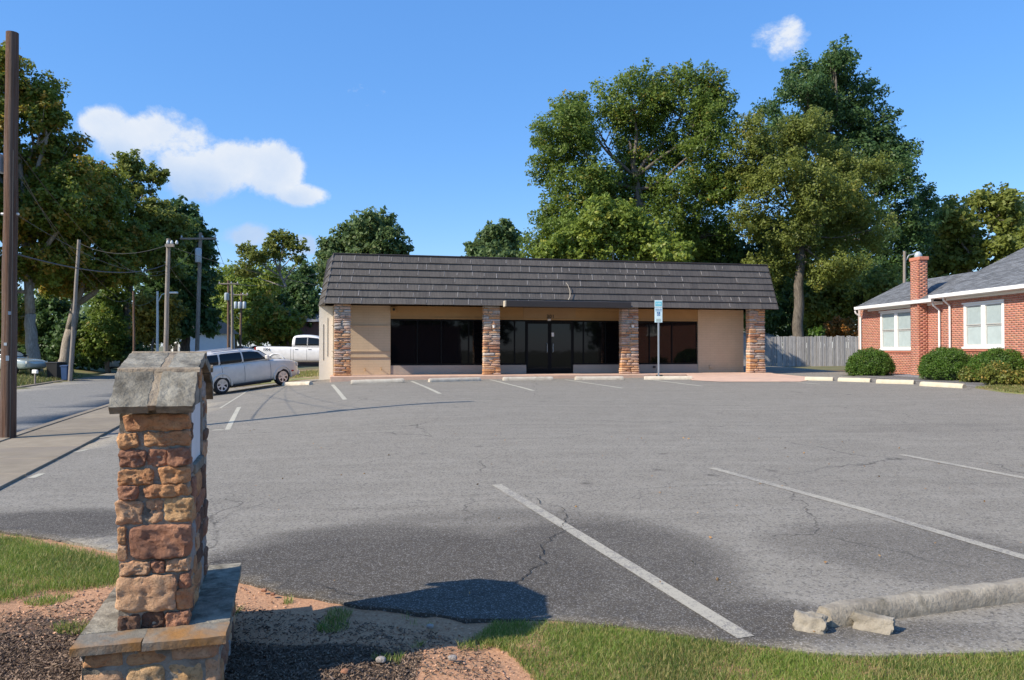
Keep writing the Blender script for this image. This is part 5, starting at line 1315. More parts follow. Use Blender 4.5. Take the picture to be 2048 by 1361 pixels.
# white pickup
trk = dict(cat='pickup truck', wr=.40, wx=(1.95, -1.75), track=.86, spokes=6, flare=True, mmat=M['chrome'], hmat=M['chrome'],
    low=[(2.92, .80, .55, 1.0), (2.80, .95, .45, 1.15), (2.2, 1.0, .42, 1.22), (1.2, 1.0, .40, 1.25), (0, 1.0, .40, 1.26), (-.80, 1.0, .40, 1.27), (-.95, 1.0, .42, 1.30), (-2.4, 1.0, .46, 1.31), (-2.85, .98, .52, 1.31), (-2.92, .95, .56, 1.28)],
    cab=[(1.35, .88, .80, 1.2, 1.26), (1.0, .90, .76, 1.2, 1.55), (.55, .90, .74, 1.2, 1.92), (-.2, .90, .74, 1.2, 1.97), (-.75, .90, .74, 1.2, 1.94), (-.88, .90, .74, 1.2, 1.86), (-.92, .88, .73, 1.2, 1.6)],
    win=[[(.95, 1.36), (.52, 1.74), (-.0, 1.80), (-.0, 1.36)], [(-.08, 1.36), (-.08, 1.80), (-.70, 1.78), (-.72, 1.36)]],
    screens=[('windscreen', [(1.28, -.74, 1.34), (1.28, .74, 1.34), (.66, .66, 1.86), (.66, -.66, 1.86)])],
    seams=[(1.05, .5, 1.25), (-.04, .5, 1.9), (-.78, .5, 1.3), (-.93, .5, 1.3)], handles=[(.12, 1.14), (-.62, 1.14)], mirror=(.98, 1.42),
    lights=[('tail_light', -2.945, -2.86, .90, .06, .92, 1.24, M['red_lens']), ('headlight', 2.78, 2.92, .78, .14, .85, 1.08, M['clear_lens'])],
    extra=[('rear_bumper', -3.08, -2.93, -.92, .92, .52, .70, M['chrome'], .03), ('bed_floor', -2.85, -.97, -.8, .8, 1.32, 1.325, M['plastic'], 0), ('front_bumper', 2.85, 3.02, -.95, .95, .50, .72, M['chrome'], .04)])
prl = at(510, 740, 44)
truck = vehicle('pickup_truck', 'white crew cab pickup truck parked behind the silver wagon beside the shop wall', trk, M['white_paint'], (prl.x + 2.95, 44.8, G(prl.x + 2.5, 44.8)), R(2))
tx = text('FX4', .2, (-2.25, -1.012, 1.12), (R(90), 0, 0), M['seam'], 'bed_decal', truck, .002)
# small far cars
sed = dict(cat='car', wr=.32, wx=(1.35, -1.35), track=.76, spokes=5,
    low=[(2.3, .62, .35, .62), (2.15, .82, .24, .75), (1.5, .88, .2, .86), (.8, .89, .2, .92), (-.8, .89, .2, .94), (-1.6, .88, .22, .95), (-2.2, .82, .28, .9), (-2.35, .66, .4, .8)],
    cab=[(1.1, .72, .68, .88, .93), (.55, .80, .62, .88, 1.28), (.1, .8, .6, .88, 1.42), (-.6, .8, .6, .88, 1.42), (-1.2, .78, .6, .88, 1.25), (-1.8, .7, .6, .88, .97)],
    win=[[(.75, .97), (.25, 1.30), (-.25, 1.33), (-.25, .97)], [(-.33, .97), (-.33, 1.33), (-.85, 1.28), (-1.25, .99)]],
    screens=[('windscreen', [(1.05, -.64, .96), (1.05, .64, .96), (.5, .54, 1.29), (.5, -.54, 1.29)]), ('rear_window', [(-1.72, -.6, .99), (-1.25, -.54, 1.25), (-1.25, .54, 1.25), (-1.72, .6, .99)])],
    seams=[(.8, .3, .9), (-.29, .3, .94)], handles=[(-.15, .82)], mirror=(.62, .98),
    lights=[('headlight', 2.1, 2.24, .62, .14, .55, .7, M['clear_lens']), ('tail_light', -2.32, -2.2, .68, .12, .68, .86, M['red_lens'])])
p = at(10, 740, 46); vehicle('parked_car', 'pale grey-green car at the left edge of the photo, behind the near pole', sed, plain('pale_green_paint', (.42, .47, .44), .25, .2, 1), (p.x, p.y, G(p.x, p.y)), R(-12))
p = at(246, 735, 66); vehicle('parked_car', 'white car under the trees just left of the monument cap', wag, M['white_paint'], (p.x, p.y, G(p.x, p.y)), R(200))
for k, (px, d, rz, lab, mt) in enumerate([(436, 118, 80, 'tiny far car on the street, leftmost of the distant ones', M['silver']), (478, 122, 170, 'tiny far white car between the far poles and the pickup', M['white_paint']), (520, 126, 10, 'tiny far white car just above the silver wagon roof', M['white_paint']), (556, 122, 175, 'tiny far red car above the tailgate of the pickup', plain('red_paint', (.35, .03, .03), .3, 0, 1))]):
    p = at(px, 705, d); vehicle('parked_car', lab, sed, mt, (p.x, p.y, G(p.x, p.y) + .1), R(rz))
# distant houses on the left
def small_house(px, py, d, w, dep, h, rz, wall, label, rh=1.6):
    p = at(px, py, d); o = empty('far_house', (p.x, p.y, G(p.x, p.y) - .2), rz, label, 'house')
    MB().box(-w / 2, w / 2, 0, dep, 0, h).obj('wall', wall, o)
    b = MB(); b.add([(-w / 2 - .4, -.4, h), (w / 2 + .4, -.4, h), (w / 2 + .4, dep + .4, h), (-w / 2 - .4, dep + .4, h), (-w / 2 - .4, dep / 2, h + rh), (w / 2 + .4, dep / 2, h + rh)], [(0, 1, 5, 4), (2, 3, 4, 5), (1, 2, 5), (3, 0, 4), (3, 2, 1, 0)]); b.obj('roof', M['shingle'], o)
    for x in (-w * .3, 0, w * .3):
        f = MB().box(x - .55, x + .55, -.06, -.001, 1.0, 2.4).obj('window', M['white_trim'], o); MB().box(x - .45, x + .45, -.08, -.061, 1.1, 2.3).obj('pane', M['glass'], f)
    return o
small_house(352, 705, 88, 4.5, 6, 3.4, R(-35), surf('white_siding', (.62, .66, .70), (.7, .73, .76), scale=1), 'white sided house half hidden behind the dark trees and poles', 2.2)
small_house(655, 720, 62, 7, 7, 3.4, R(5), surf('far_brick', (.20, .09, .07), (.27, .13, .1), scale=30), 'brick house half hidden just left of the shop wall', 2.4)
# ------------------------------------------------------------------ trees
def leaf_cloud(centers, radii, n, size, rs, out_c, flat=.75, tint_base=None, upb=.45, spray=1.0):
    """leaves in sprays: each clump is a tapering tuft that points outwards and up"""
    k = len(centers); w = radii ** 2; w = w / w.sum(); idx = rs.choice(k, n, p=w)
    ax = out_c + np.array([0, 0, .35]) + rs.normal(size=(k, 3)) * .45; ax /= np.linalg.norm(ax, axis=1)[:, None]
    d = rs.normal(size=(n, 3)); d /= np.linalg.norm(d, axis=1)[:, None] + 1e-9
    rad = rs.uniform(0, 1, n) ** .5; t = rs.uniform(-.7, 1.0, n) * spray
    taper = np.clip(1.0 - .62 * np.maximum(t, 0), .15, 1)
    A = ax[idx]; off = d * (rad * taper)[:, None]; off = off - A * (off * A).sum(1)[:, None] * .6
    off = off * radii[idx][:, None]; off[:, 2] *= flat
    off += A * (t * radii[idx] * 1.15)[:, None]
    c = centers[idx] + off
    nor = d * .55 + out_c[idx] * .45 + np.array([0, 0, upb]) + rs.normal(size=(n, 3)) * .6
    nor /= np.linalg.norm(nor, axis=1)[:, None] + 1e-9
    a = np.cross(nor, rs.normal(size=(n, 3))); a /= np.linalg.norm(a, axis=1)[:, None] + 1e-9; b = np.cross(nor, a)
    s = size * rs.uniform(.55, 1.35, n)[:, None]
    v0 = c - a * s * .55; v1 = c + b * s * .34 - nor * s * .08; v2 = c + a * s * .6; v3 = c - b * s * .34 - nor * s * .08
    V = np.stack([v0, v1, v2, v3], 1).reshape(-1, 3); F = np.arange(4 * n).reshape(-1, 4)
    tb = tint_base if tint_base is not None else rs.uniform(.1, .9, k)
    au = rs.uniform(0, 1, k) ** 1.2
    tt = np.clip(tb[idx] * .55 + rs.uniform(0, .45, n), 0, 1); au_ = np.clip(au[idx] * .62 + rs.uniform(0, .38, n), 0, 1)
    T = np.repeat(np.stack([tt, au_, rs.uniform(0, 1, n)], 1), 4, 0)
    return V, F, T
def tree(name, label, blobs, d, base, trunk_r, leafm, n, size, barkm, seed, group=None, clump=1.0, dens=1.0, fork=None, cat='tree', trunk_top=None, spread=.5, limbs=True, gaps=.0, reach=(.45, 1.0), lk=1.0):
    """blobs: crown masses as (px, py, rx, ry[, depth shift]) where they appear at distance d; base: (px, py) of the trunk foot"""
    rs = np.random.RandomState(seed); rnd = random.Random(seed)
    fb = at(base[0], 700, d); fb.z = G(fb.x, fb.y) - .1
    o = empty(name, tuple(fb), 0, label, cat, group)
    C, Rr, OUT, ends = [], [], [], []
    for bl in blobs:
        px, py, rx, ry = bl[:4]; sh = bl[4] if len(bl) > 4 else rnd.uniform(-spread, spread) * (rx + ry) / FPX * d
        c = np.array(at(px, py, d)) ; c[1] += sh; r3 = np.array([rx, (rx + ry) * .5, ry]) / FPX * d
        kk = max(10, int(27 * (r3[0] * r3[1] * r3[2]) ** (2 / 3) / (clump * clump) * dens))
        dr = rs.normal(size=(kk, 3)); dr /= np.linalg.norm(dr, axis=1)[:, None]
        rad = rs.uniform(reach[0] ** 2, reach[1], kk) ** .5
        cc = c + dr * rad[:, None] * (r3 * 1.06 - clump * .3)
        if gaps: keep = np.array([noise.noise(Vector(q) * .42 + Vector((seed, 0, 0))) > -.25 + gaps - .3 for q in cc]); cc, dr = cc[keep], dr[keep]
        C.append(cc); Rr.append(clump * rs.choice([.4, .5, .65, .85], len(cc)) * rs.uniform(.8, 1.2, len(cc))); OUT.append(dr); ends.append((Vector(c), cc))
    C = np.concatenate(C); Rr = np.concatenate(Rr); OUT = np.concatenate(OUT)
    V, F, T = leaf_cloud(C, Rr, n, size, rs, OUT)
    V = V - np.array(fb)
    me = np_mesh('crown', V, F, leafm, T); link('crown', me, o)
    if limbs:
        b = MB(); top = Vector((sum(e[0].x for e in ends) / len(ends), sum(e[0].y for e in ends) / len(ends), 0))
        fz = fork if fork else fb.z + (min(e[0].z for e in ends) - fb.z) * .75
        fk = Vector((fb.x + (top.x - fb.x) * .25, fb.y + (top.y - fb.y) * .2, fz)); n_ = 6; pts = []; rad = []
        for k in range(n_ + 1):
            t = k / n_; q = fb.lerp(fk, t) + Vector((noise.noise(Vector((k * .7, seed, 0))) * trunk_r * .8, 0, 0)) * (t > 0); pts.append(q - fb); rad.append(trunk_r * ((1.35 if k == 0 else 1.05 if k == 1 else 1) - .28 * t))
        b.tube(pts, rad, 12)
        def limb(p, q, r0, r1, sag=.12):
            L = (q - p).length; m = []; rr_ = []
            for k in range(6):
                t = k / 5; w = p.lerp(q, t) + Vector((0, 0, -sag * L * (t - t * t) * 2)) + Vector(noise.noise_vector(p.lerp(q, t) * .45 + Vector((seed, 0, 0)))) * L * .09 * (0 < k)
                m.append(w - fb); rr_.append(r0 + (r1 - r0) * t)
            b.tube(m, rr_, 6); return m[-1] + fb
        zt = max(e[0].z for e in ends); lead = Vector((top.x, top.y, fk.z + (zt - fk.z) * .7)); mids = [fk.lerp(lead, k / 8) + Vector((noise.noise(Vector((k, seed, 1))), 0, 0)) * trunk_r * 2.2 * (k > 0) for k in range(9)]
        b.tube([q - fb for q in mids], [trunk_r * .72 * (1 - k / 9.5) for k in range(9)], 8)
        for c, cc in ends:
            want = fk.z + (c.z - fk.z) * .45; org = min(mids[:8], key=lambda q: abs(q.z - want))
            r0 = trunk_r * rnd.uniform(.14, .26) * lk; e = limb(org, c, r0, r0 * .35)
            for q in cc[rs.choice(len(cc), min(len(cc), 9), replace=False)]:
                limb(e.lerp(org, rnd.uniform(0, .35)), Vector(q), r0 * .3, .015, .05)
        b.obj('trunk', barkm, o, smooth=True)
    return o
BG = 'trees behind the shop'; LG = 'trees along the street'
tree('oak_tree', 'huge broad green oak with sky gaps in its crown, behind the shop roof',
     [(1125, 285, 62, 60), (1150, 215, 36, 32), (1100, 335, 42, 38), (1165, 375, 70, 62), (1270, 205, 78, 62), (1375, 200, 72, 62), (1200, 260, 60, 52), (1300, 290, 90, 66), (1405, 285, 58, 60), (1420, 215, 38, 40), (1255, 380, 80, 52), (1370, 385, 90, 58), (1110, 440, 50, 48), (1180, 465, 80, 52), (1300, 470, 100, 55), (1420, 470, 70, 50), (1440, 370, 40, 60), (1075, 490, 35, 40)],
     52, (1300, 740), .65, M['lf_oak'], 135000, .17, M['bark'], 1, BG, 1.0, 1.1, fork=9.0, gaps=.18)
tree('tall_dark_tree', 'tallest tree, dark green with a pointed top, at the right behind the others',
     [(1635, 150, 50, 52), (1690, 130, 45, 40), (1665, 125, 32, 30), (1595, 200, 52, 34), (1545, 215, 38, 18), (1720, 190, 52, 48), (1660, 230, 72, 55), (1580, 270, 60, 45), (1750, 255, 52, 50), (1790, 300, 44, 36), (1720, 310, 80, 55), (1770, 370, 58, 55), (1800, 445, 62, 50), (1845, 400, 28, 30), (1780, 510, 80, 50), (1700, 430, 90, 70), (1850, 460, 22, 30), (1790, 570, 85, 45), (1700, 590, 90, 60), (1560, 590, 70, 60), (1510, 560, 50, 60), (1500, 640, 50, 40), (1590, 650, 80, 40)],
     64, (1583, 740), .6, M['lf_dark'], 108000, .23, M['bark'], 2, BG, 1.2, 1.1, fork=9.0, gaps=.18)
tree('olive_tree', 'tall olive green tree with a pale trunk in front of the darkest tree',
     [(1500, 285, 52, 50), (1565, 300, 60, 52), (1610, 260, 40, 34), (1650, 330, 62, 42), (1720, 340, 70, 38), (1540, 370, 70, 52), (1620, 400, 75, 50), (1710, 410, 70, 48), (1500, 440, 45, 40), (1570, 470, 60, 42), (1660, 480, 70, 44), (1740, 460, 50, 40), (1600, 540, 46, 30), (1490, 350, 40, 40), (1540, 530, 50, 36), (1655, 545, 60, 34)],
     50, (1597, 740), .36, M['lf_olive'], 85000, .155, M['bark'], 3, BG, .95, .85, fork=8.2, gaps=.22)
tree('dark_understory_tree', 'dense dark green tree filling the gap low behind the right end of the shop roof',
     [(1440, 520, 70, 50), (1500, 560, 60, 55), (1390, 500, 60, 45), (1480, 620, 60, 45), (1540, 480, 50, 45)], 56, (1470, 740), .3, M['lf_dark'], 16000, .3, M['bark'], 4, BG, 1.0)
tree('small_yellow_green_tree', 'small bright yellow-green tree just behind the middle of the shop roof',
     [(1200, 430, 45, 40), (1250, 445, 50, 45), (1150, 490, 60, 34), (1230, 500, 70, 40), (1300, 480, 48, 44), (1110, 505, 40, 28), (1340, 510, 40, 30)],
     43, (1232, 760), .1, M['lf_yellow'], 22000, .2, M['bark_pale'], 5, BG, .6, .9)
tree('far_round_tree', 'round dark green tree standing alone against the sky above the middle left of the roof',
     [(985, 480, 42, 32), (1020, 490, 30, 28), (955, 500, 28, 24), (1005, 465, 25, 20), (990, 540, 60, 40)], 78, (990, 740), .4, M['lf_far'], 16000, .34, M['bark'], 6, BG, .9)
tree('far_broad_tree', 'broad dark tree against the sky above the left end of the shop roof',
     [(735, 470, 50, 40), (775, 485, 40, 36), (695, 480, 36, 32), (760, 450, 34, 24), (740, 530, 80, 50), (660, 500, 24, 22), (665, 550, 35, 40), (800, 500, 20, 20)], 72, (730, 740), .45, M['lf_far'], 20000, .33, M['bark'], 7, BG, .9)
tree('background_tree', 'yellowish green tree at the right edge of the photo behind the brick house roof',
     [(1890, 445, 45, 44), (1940, 470, 60, 50), (1985, 430, 36, 42), (1900, 530, 60, 50), (1990, 520, 70, 55), (1955, 400, 24, 20)], 68, (1930, 740), .4, M['lf_olive'], 22000, .35, M['bark_pale'], 8, BG, 1.1, 1.0)
tree('background_tree', 'bluish green tree cut off by the right edge of the photo, behind the yellowish one',
     [(2035, 440, 50, 42), (2080, 460, 60, 60), (2030, 500, 50, 60), (2150, 440, 90, 80)], 76, (2060, 740), .4, M['lf_far'], 18000, .36, M['bark'], 9, BG, 1.1)
tree('low_green_tree', 'light green bushy tree low behind the board fence, left of the lamp pole',
     [(1650, 580, 42, 40), (1625, 610, 35, 35), (1680, 610, 50, 42), (1740, 590, 50, 50), (1660, 645, 50, 30)], 56, (1650, 740), .16, M['lf_olive'], 15000, .26, M['bark'], 10, BG, .8)
tree('orange_shrub', 'small orange-brown shrub just above the board fence by the lamp pole',
     [(1675, 658, 22, 22), (1700, 662, 22, 18), (1660, 670, 14, 12)], 52, (1680, 740), .05, M['lf_orange'], 3500, .16, M['bark'], 11, None, .4, cat='shrub')
tree('green_shrub', 'small round green shrub just above the board fence, left of the orange one', [(1634, 668, 16, 14)], 50, (1634, 740), .05, M['lf_bush'], 1500, .14, M['bark'], 12, None, .35, cat='shrub')
# left side
tree('maple_tree', 'big maple at the left edge with red-tinged leaves reaching the top of the pole',
     [(20, 150, 45, 45), (60, 190, 50, 40), (-20, 130, 45, 40), (95, 230, 45, 42), (20, 260, 70, 55), (105, 300, 50, 45), (40, 350, 90, 55), (130, 370, 60, 45), (-50, 240, 70, 80), (60, 440, 100, 50), (160, 430, 50, 45), (-40, 400, 80, 90), (70, 520, 100, 45), (-20, 560, 70, 60), (5, 640, 35, 40)],
     50, (68, 740), .42, M['lf_maple'], 95000, .215, M['bark_pale'], 21, LG, 1.0, 1.0, fork=3.9, gaps=.15, lk=2.2)
tree('maple_tree', 'second maple with a thick forked pale trunk, right of the first and behind the bins',
     [(170, 370, 60, 55), (200, 430, 60, 50), (150, 480, 80, 50), (230, 480, 55, 50), (190, 540, 80, 40), (250, 530, 50, 40), (120, 560, 60, 36)],
     54, (128, 740), .50, M['lf_maple'], 52000, .23, M['bark_pale'], 22, LG, 1.0, fork=3.0, gaps=.15, lk=2.4)
tree('street_tree', 'thin-topped olive tree with open twigs showing against the white cloud',
     [(250, 330, 30, 26), (300, 345, 24, 24), (265, 375, 34, 22), (240, 420, 50, 40), (300, 430, 46, 34), (330, 460, 50, 44), (280, 480, 60, 44), (340, 520, 40, 44), (260, 545, 50, 30)],
     60, (250, 740), .35, M['lf_olive'], 24000, .28, M['bark'], 23, LG, .85, .8, fork=8)
tree('dark_street_tree', 'dark blue-green tree behind the crossarm pole, ending at open sky',
     [(350, 440, 40, 40), (375, 500, 42, 50), (395, 480, 28, 40), (345, 420, 26, 28), (380, 570, 48, 50), (400, 560, 32, 40), (360, 640, 50, 50), (410, 640, 24, 40), (325, 600, 35, 60)],
     66, (372, 740), .45, M['lf_dark'], 26000, .34, M['bark'], 24, LG, 1.0)
tree('yellow_tree', 'small golden yellow tree between the thin brown pole and the pale pole',
     [(300, 620, 34, 34), (280, 655, 30, 30), (335, 625, 26, 26), (345, 600, 16, 14), (310, 670, 40, 26)], 52, (300, 740), .12, M['lf_gold'], 9000, .2, M['bark'], 25, LG, .55)
tree('ivy_tree', 'bright green low tree wrapped in leaves right of the bins',
     [(205, 620, 34, 44), (230, 660, 36, 44), (190, 680, 26, 36), (215, 700, 40, 26), (240, 600, 24, 30)], 59, (215, 740), .2, M['lf_oak'], 13000, .22, M['bark'], 26, LG, .6)
tree('hedge_tree', 'dark undergrowth tree behind the two maple trunks at the left',
     [(30, 640, 50, 60), (100, 640, 40, 60), (30, 700, 60, 26), (110, 700, 50, 26), (160, 680, 30, 50), (-60, 650, 60, 70), (270, 700, 40, 26), (180, 715, 60, 18)], 60, (60, 740), .2, M['lf_dark'], 22000, .3, M['bark'], 27, LG, .9)
tree('thin_open_tree', 'slender tree with bare branching limbs and tufted top against the cloud',
     [(570, 478, 26, 14), (596, 492, 24, 14), (545, 490, 20, 14), (495, 500, 20, 12), (520, 515, 30, 16), (560, 510, 22, 14), (490, 540, 26, 20), (600, 520, 16, 10)],
     74, (594, 740), .24, M['lf_olive'], 5500, .26, M['bark_pale'], 28, LG, .55, .7, fork=6.5, lk=1.8)
tree('yellow_street_tree', 'yellow-green tree mass behind the far poles on the street',
     [(460, 560, 40, 34), (500, 590, 45, 40), (440, 610, 34, 40), (480, 640, 44, 40), (530, 560, 40, 34), (430, 660, 30, 30)], 100, (470, 740), .3, M['lf_yellow'], 15000, .36, M['bark'], 29, LG, 1.0)
tree('pointed_tree', 'narrow pointed dark tree right beside the shop roof corner',
     [(615, 545, 16, 20), (612, 575, 26, 26), (620, 610, 30, 30), (605, 640, 34, 34), (630, 650, 26, 40), (585, 600, 20, 24)], 64, (612, 740), .2, M['lf_dark'], 13000, .24, M['bark'], 30, LG, .6)
tree('magnolia_tree', 'dense dark low tree with brownish leaves above the pickup bed',
     [(545, 640, 36, 28), (580, 650, 36, 30), (560, 670, 46, 24), (520, 665, 30, 22), (535, 610, 26, 20)], 60, (556, 740), .25, M['lf_maple'], 12000, .22, M['bark'], 31, LG, .6)
tree('background_tree', 'hazy green tree mass closing the view at the end of the street',
     [(560, 580, 46, 36), (590, 560, 30, 30), (530, 600, 50, 36), (420, 590, 40, 50), (450, 665, 50, 24), (500, 670, 50, 24), (400, 640, 30, 40), (600, 620, 40, 50)], 118, (520, 740), .4, M['lf_far'], 22000, .42, M['bark'], 32, LG, 1.2)
# neighbouring trees just outside the frame on both sides and across the street behind the viewer (seen in the panes)
tree('maple_tree', 'maple beyond the left edge of the photo', [(-220, 250, 120, 120), (-160, 400, 120, 100), (-300, 420, 120, 110)], 44, (-220, 740), .45, M['lf_maple'], 6000, .6, M['bark'], 33, LG, 1.6)
def back_tree(x, y, h, seed):
    rs = np.random.RandomState(seed); o = empty('street_tree', (x, y, G(x, y)), 0, ('broad dark tree across the road behind the viewer, %s from the left' % ['first', 'second', 'third', 'fourth', 'fifth', 'sixth', 'seventh'][seed - 60]), 'tree', 'trees across the road behind the viewer')
    C = rs.normal(size=(70, 3)); C /= np.linalg.norm(C, axis=1)[:, None]; D = C.copy(); C = C * rs.uniform(.4, 1, (70, 1)) * np.array([h * .36, h * .36, h * .34]) + np.array([0, 0, h * .62])
    V, F, T = leaf_cloud(C, np.full(70, h * .1), 4000, .7, rs, D); link('crown', np_mesh('crown', V, F, M['lf_dark'], T), o)
    MB().tube([(0, 0, -.1), (0, 0, h * .6)], [.4, .2], 8).obj('trunk', M['bark'], o)
for k, x in enumerate((-34, -22, -2, 9, 21, 33, 46)): back_tree(x, -34 - (k % 3) * 5, 11 + (k * 37 % 5), 60 + k)
tent = empty('canopy_tent', (6.5, -15, G(6.5, -15)), R(10), 'white canopy tent behind the viewer, faintly mirrored in the shop door glass', 'tent')
for sx in (-1.5, 1.5):
    for sy in (-1.5, 1.5): MB().tube([(sx, sy, 0), (sx, sy, 2.1)], .04, 6).obj('leg', M['lamp_white'], tent)
b = MB(); b.add([(-1.6, -1.6, 2.1), (1.6, -1.6, 2.1), (1.6, 1.6, 2.1), (-1.6, 1.6, 2.1), (0, 0, 3.1)], [(0, 1, 4), (1, 2, 4), (2, 3, 4), (3, 0, 4)]); b.obj('canopy', M['lamp_white'], tent)
bh = empty('brick_building', (14, -30, -.9), R(180), 'brick building with an arched doorway across the road behind the viewer', 'building')
MB().box(-9, 5, 0, 8, 0, 5.5).obj('wall', M['brick_mortar'] and surf('far_red_brick', (.30, .12, .08), (.38, .16, .11), scale=20), bh)
b = MB(); b.prism([(-.9, 0), (.9, 0), (.9, 2.4), (.64, 2.95), (0, 3.2), (-.64, 2.95), (-.9, 2.4)], -.05, -.001, 'y'); b.obj('doorway', M['seam'], bh)

# distant woods closing the horizon
rs = np.random.RandomState(99)
for k, (x0, x1, yy, hh) in enumerate([(-150, -28, 125, 11), (-10, 60, 150, 10), (30, 130, 95, 11), (-75, -38, 80, 7)]):
    m = int((x1 - x0) * 2.2); C = np.stack([rs.uniform(x0, x1, m), yy + rs.uniform(-6, 6, m), rs.uniform(.5, 1, m) ** .7 * hh * (.75 + .25 * np.sin(np.arange(m)))], 1); D = np.tile(np.array([[0, -.8, .5]]), (m, 1))
    V, F, T = leaf_cloud(C, np.full(m, 2.4), int((x1 - x0) * 110), .75, rs, D)
    tag(link('distant_woods', np_mesh('distant_woods', V, F, M['lf_far'], T)), kind='stuff')
# round clipped bushes by the brick house
def bush(px, base, rx, h, d, leafm, n, size, seed, label, group, clump=.16, tidy=True, cat='bush'):
    rs = np.random.RandomState(seed); c = at(px, 700, d); gz = G(c.x, c.y); o = empty('round_bush' if tidy else 'azalea_bush', (c.x, c.y, gz), 0, label, cat, group)
    r = rx / FPX * d; hh = h / FPX * d; k = 420 if tidy else 120
    D = rs.normal(size=(k, 3)); D[:, 2] = np.abs(D[:, 2]) - .25; D /= np.linalg.norm(D, axis=1)[:, None]
    rad = rs.uniform(.86, .97, (k, 1)) if tidy else rs.uniform(.5, 1.0, (k, 1))
    P = D * rad * np.array([r, r, hh * .72]) + np.array([0, 0, hh * .30]); P[:, 2] = np.maximum(P[:, 2], .04)
    V, F, T = leaf_cloud(P, np.full(k, clump), n, size, rs, D, flat=1.0, upb=.2, spray=.5 if tidy else 1.0); V[:, 2] = np.maximum(V[:, 2], .0)
    link('foliage', np_mesh('foliage', V, F, leafm, T), o)
    b = MB()
    for q in range(7):
        a = q * .9; b.tube([(0, 0, -.05), (math.cos(a) * r * .3, math.sin(a) * r * .3, hh * .4), (math.cos(a) * r * .6, math.sin(a) * r * .6, hh * .6)], [.03, .02, .01], 5)
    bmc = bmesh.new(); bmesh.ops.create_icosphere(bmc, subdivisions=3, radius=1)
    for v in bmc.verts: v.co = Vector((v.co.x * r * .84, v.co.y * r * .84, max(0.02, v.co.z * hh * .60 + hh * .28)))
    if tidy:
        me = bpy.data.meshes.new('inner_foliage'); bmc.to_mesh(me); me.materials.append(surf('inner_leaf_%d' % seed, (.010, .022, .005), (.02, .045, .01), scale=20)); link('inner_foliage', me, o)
    bmc.free(); b.obj('stem', M['bark'], o)
BGp = 'round clipped bushes along the brick house'
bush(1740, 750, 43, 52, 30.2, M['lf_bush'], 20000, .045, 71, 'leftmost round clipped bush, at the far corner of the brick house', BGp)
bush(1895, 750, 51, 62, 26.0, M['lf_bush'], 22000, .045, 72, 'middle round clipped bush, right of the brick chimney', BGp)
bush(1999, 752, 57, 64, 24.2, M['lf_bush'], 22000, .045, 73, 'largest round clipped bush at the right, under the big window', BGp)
bush(1996, 757, 36, 42, 22.6, M['lf_azalea'], 5000, .06, 74, 'loose yellowish azalea in front of the largest round bush', None, .14, False)
bush(1938, 755, 16, 30, 24.4, M['lf_azalea'], 1800, .06, 75, 'small yellow azalea tucked between the two right bushes', None, .12, False)
bush(2062, 757, 26, 40, 22.0, M['lf_azalea'], 3000, .06, 76, 'small azalea cut off by the right edge of the photo', None, .13, False)

# ------------------------------------------------------------------ grass, mulch, litter
def blades(name, poly, n, h, w, mt, seed, thin=None, lean=.5, zoff=-.02, kind='stuff'):
    rs = np.random.RandomState(seed); xs = [p[0] for p in poly]; ys = [p[1] for p in poly]; P = []
    while len(P) < n:
        x, y = rs.uniform(min(xs), max(xs)), rs.uniform(min(ys), max(ys))
        if inside(poly, x, y) and (thin is None or rs.uniform() < thin(x, y)): P.append((x, y, G(x, y) + zoff))
    P = np.array(P); m = len(P); a = rs.uniform(0, 2 * math.pi, m); dx = np.stack([np.cos(a), np.sin(a), np.zeros(m)], 1); hh = h * rs.uniform(.45, 1.3, m)
    t = rs.uniform(0, 2 * math.pi, m); ln = np.stack([np.cos(t), np.sin(t), np.zeros(m)], 1) * (hh * lean * rs.uniform(.2, 1.2, m))[:, None]
    up = np.array([0, 0, 1.0])
    b0, b1 = P - dx * w / 2, P + dx * w / 2; mid = P + ln * .4 + up * (hh * .6)[:, None]; m0, m1 = mid - dx * w * .4, mid + dx * w * .4
    tip = P + ln * 1.0 + up * hh[:, None]; tp0, tp1 = tip - dx * w * .06, tip + dx * w * .06
    V = np.stack([b0, b1, m1, m0, tp1, tp0], 1).reshape(-1, 3); base = 6 * np.arange(m)[:, None]
    F = np.concatenate([base + np.array([[0, 1, 2, 3]]), base + np.array([[3, 2, 4, 5]])], 0)
    pn = np.array([noise.noise(Vector((p[0] * 1.8, p[1] * 1.8, seed))) for p in P]) * .6 + .5
    T = np.repeat(np.stack([np.clip(pn + rs.uniform(-.3, .3, m), 0, 1), np.clip(rs.uniform(0, 1, m) - (pn - .5) * .3, 0, 1), rs.uniform(0, 1, m)], 1), 6, 0)
    return tag(link(name, np_mesh(name, V, F, mt, T)), kind=kind)
gl = [gp(*p) for p in [(-260, 1040), (0, 1064), (110, 1083), (238, 1108), (330, 1135), (330, 1160), (240, 1172), (150, 1180), (80, 1186), (0, 1206), (-260, 1230)]]
glp = [(p.x, p.y) for p in gl]
def edge_fade(poly, soft):
    def f(x, y):
        dmin = 9
        for i in range(len(poly)):
            a, b_ = Vector(poly[i]), Vector(poly[(i + 1) % len(poly)]); ab = b_ - a; t = max(0, min(1, (Vector((x, y)) - a).dot(ab) / ab.length_squared)); dmin = min(dmin, (a + ab * t - Vector((x, y))).length)
        return max(.03, min(1, dmin / soft + .35 * noise.noise(Vector((x * 6, y * 6, 0)))))
    return f
blades('grass_left', glp, 50000, .038, .0034, M['blade'], 1, edge_fade(glp, .16), .7)
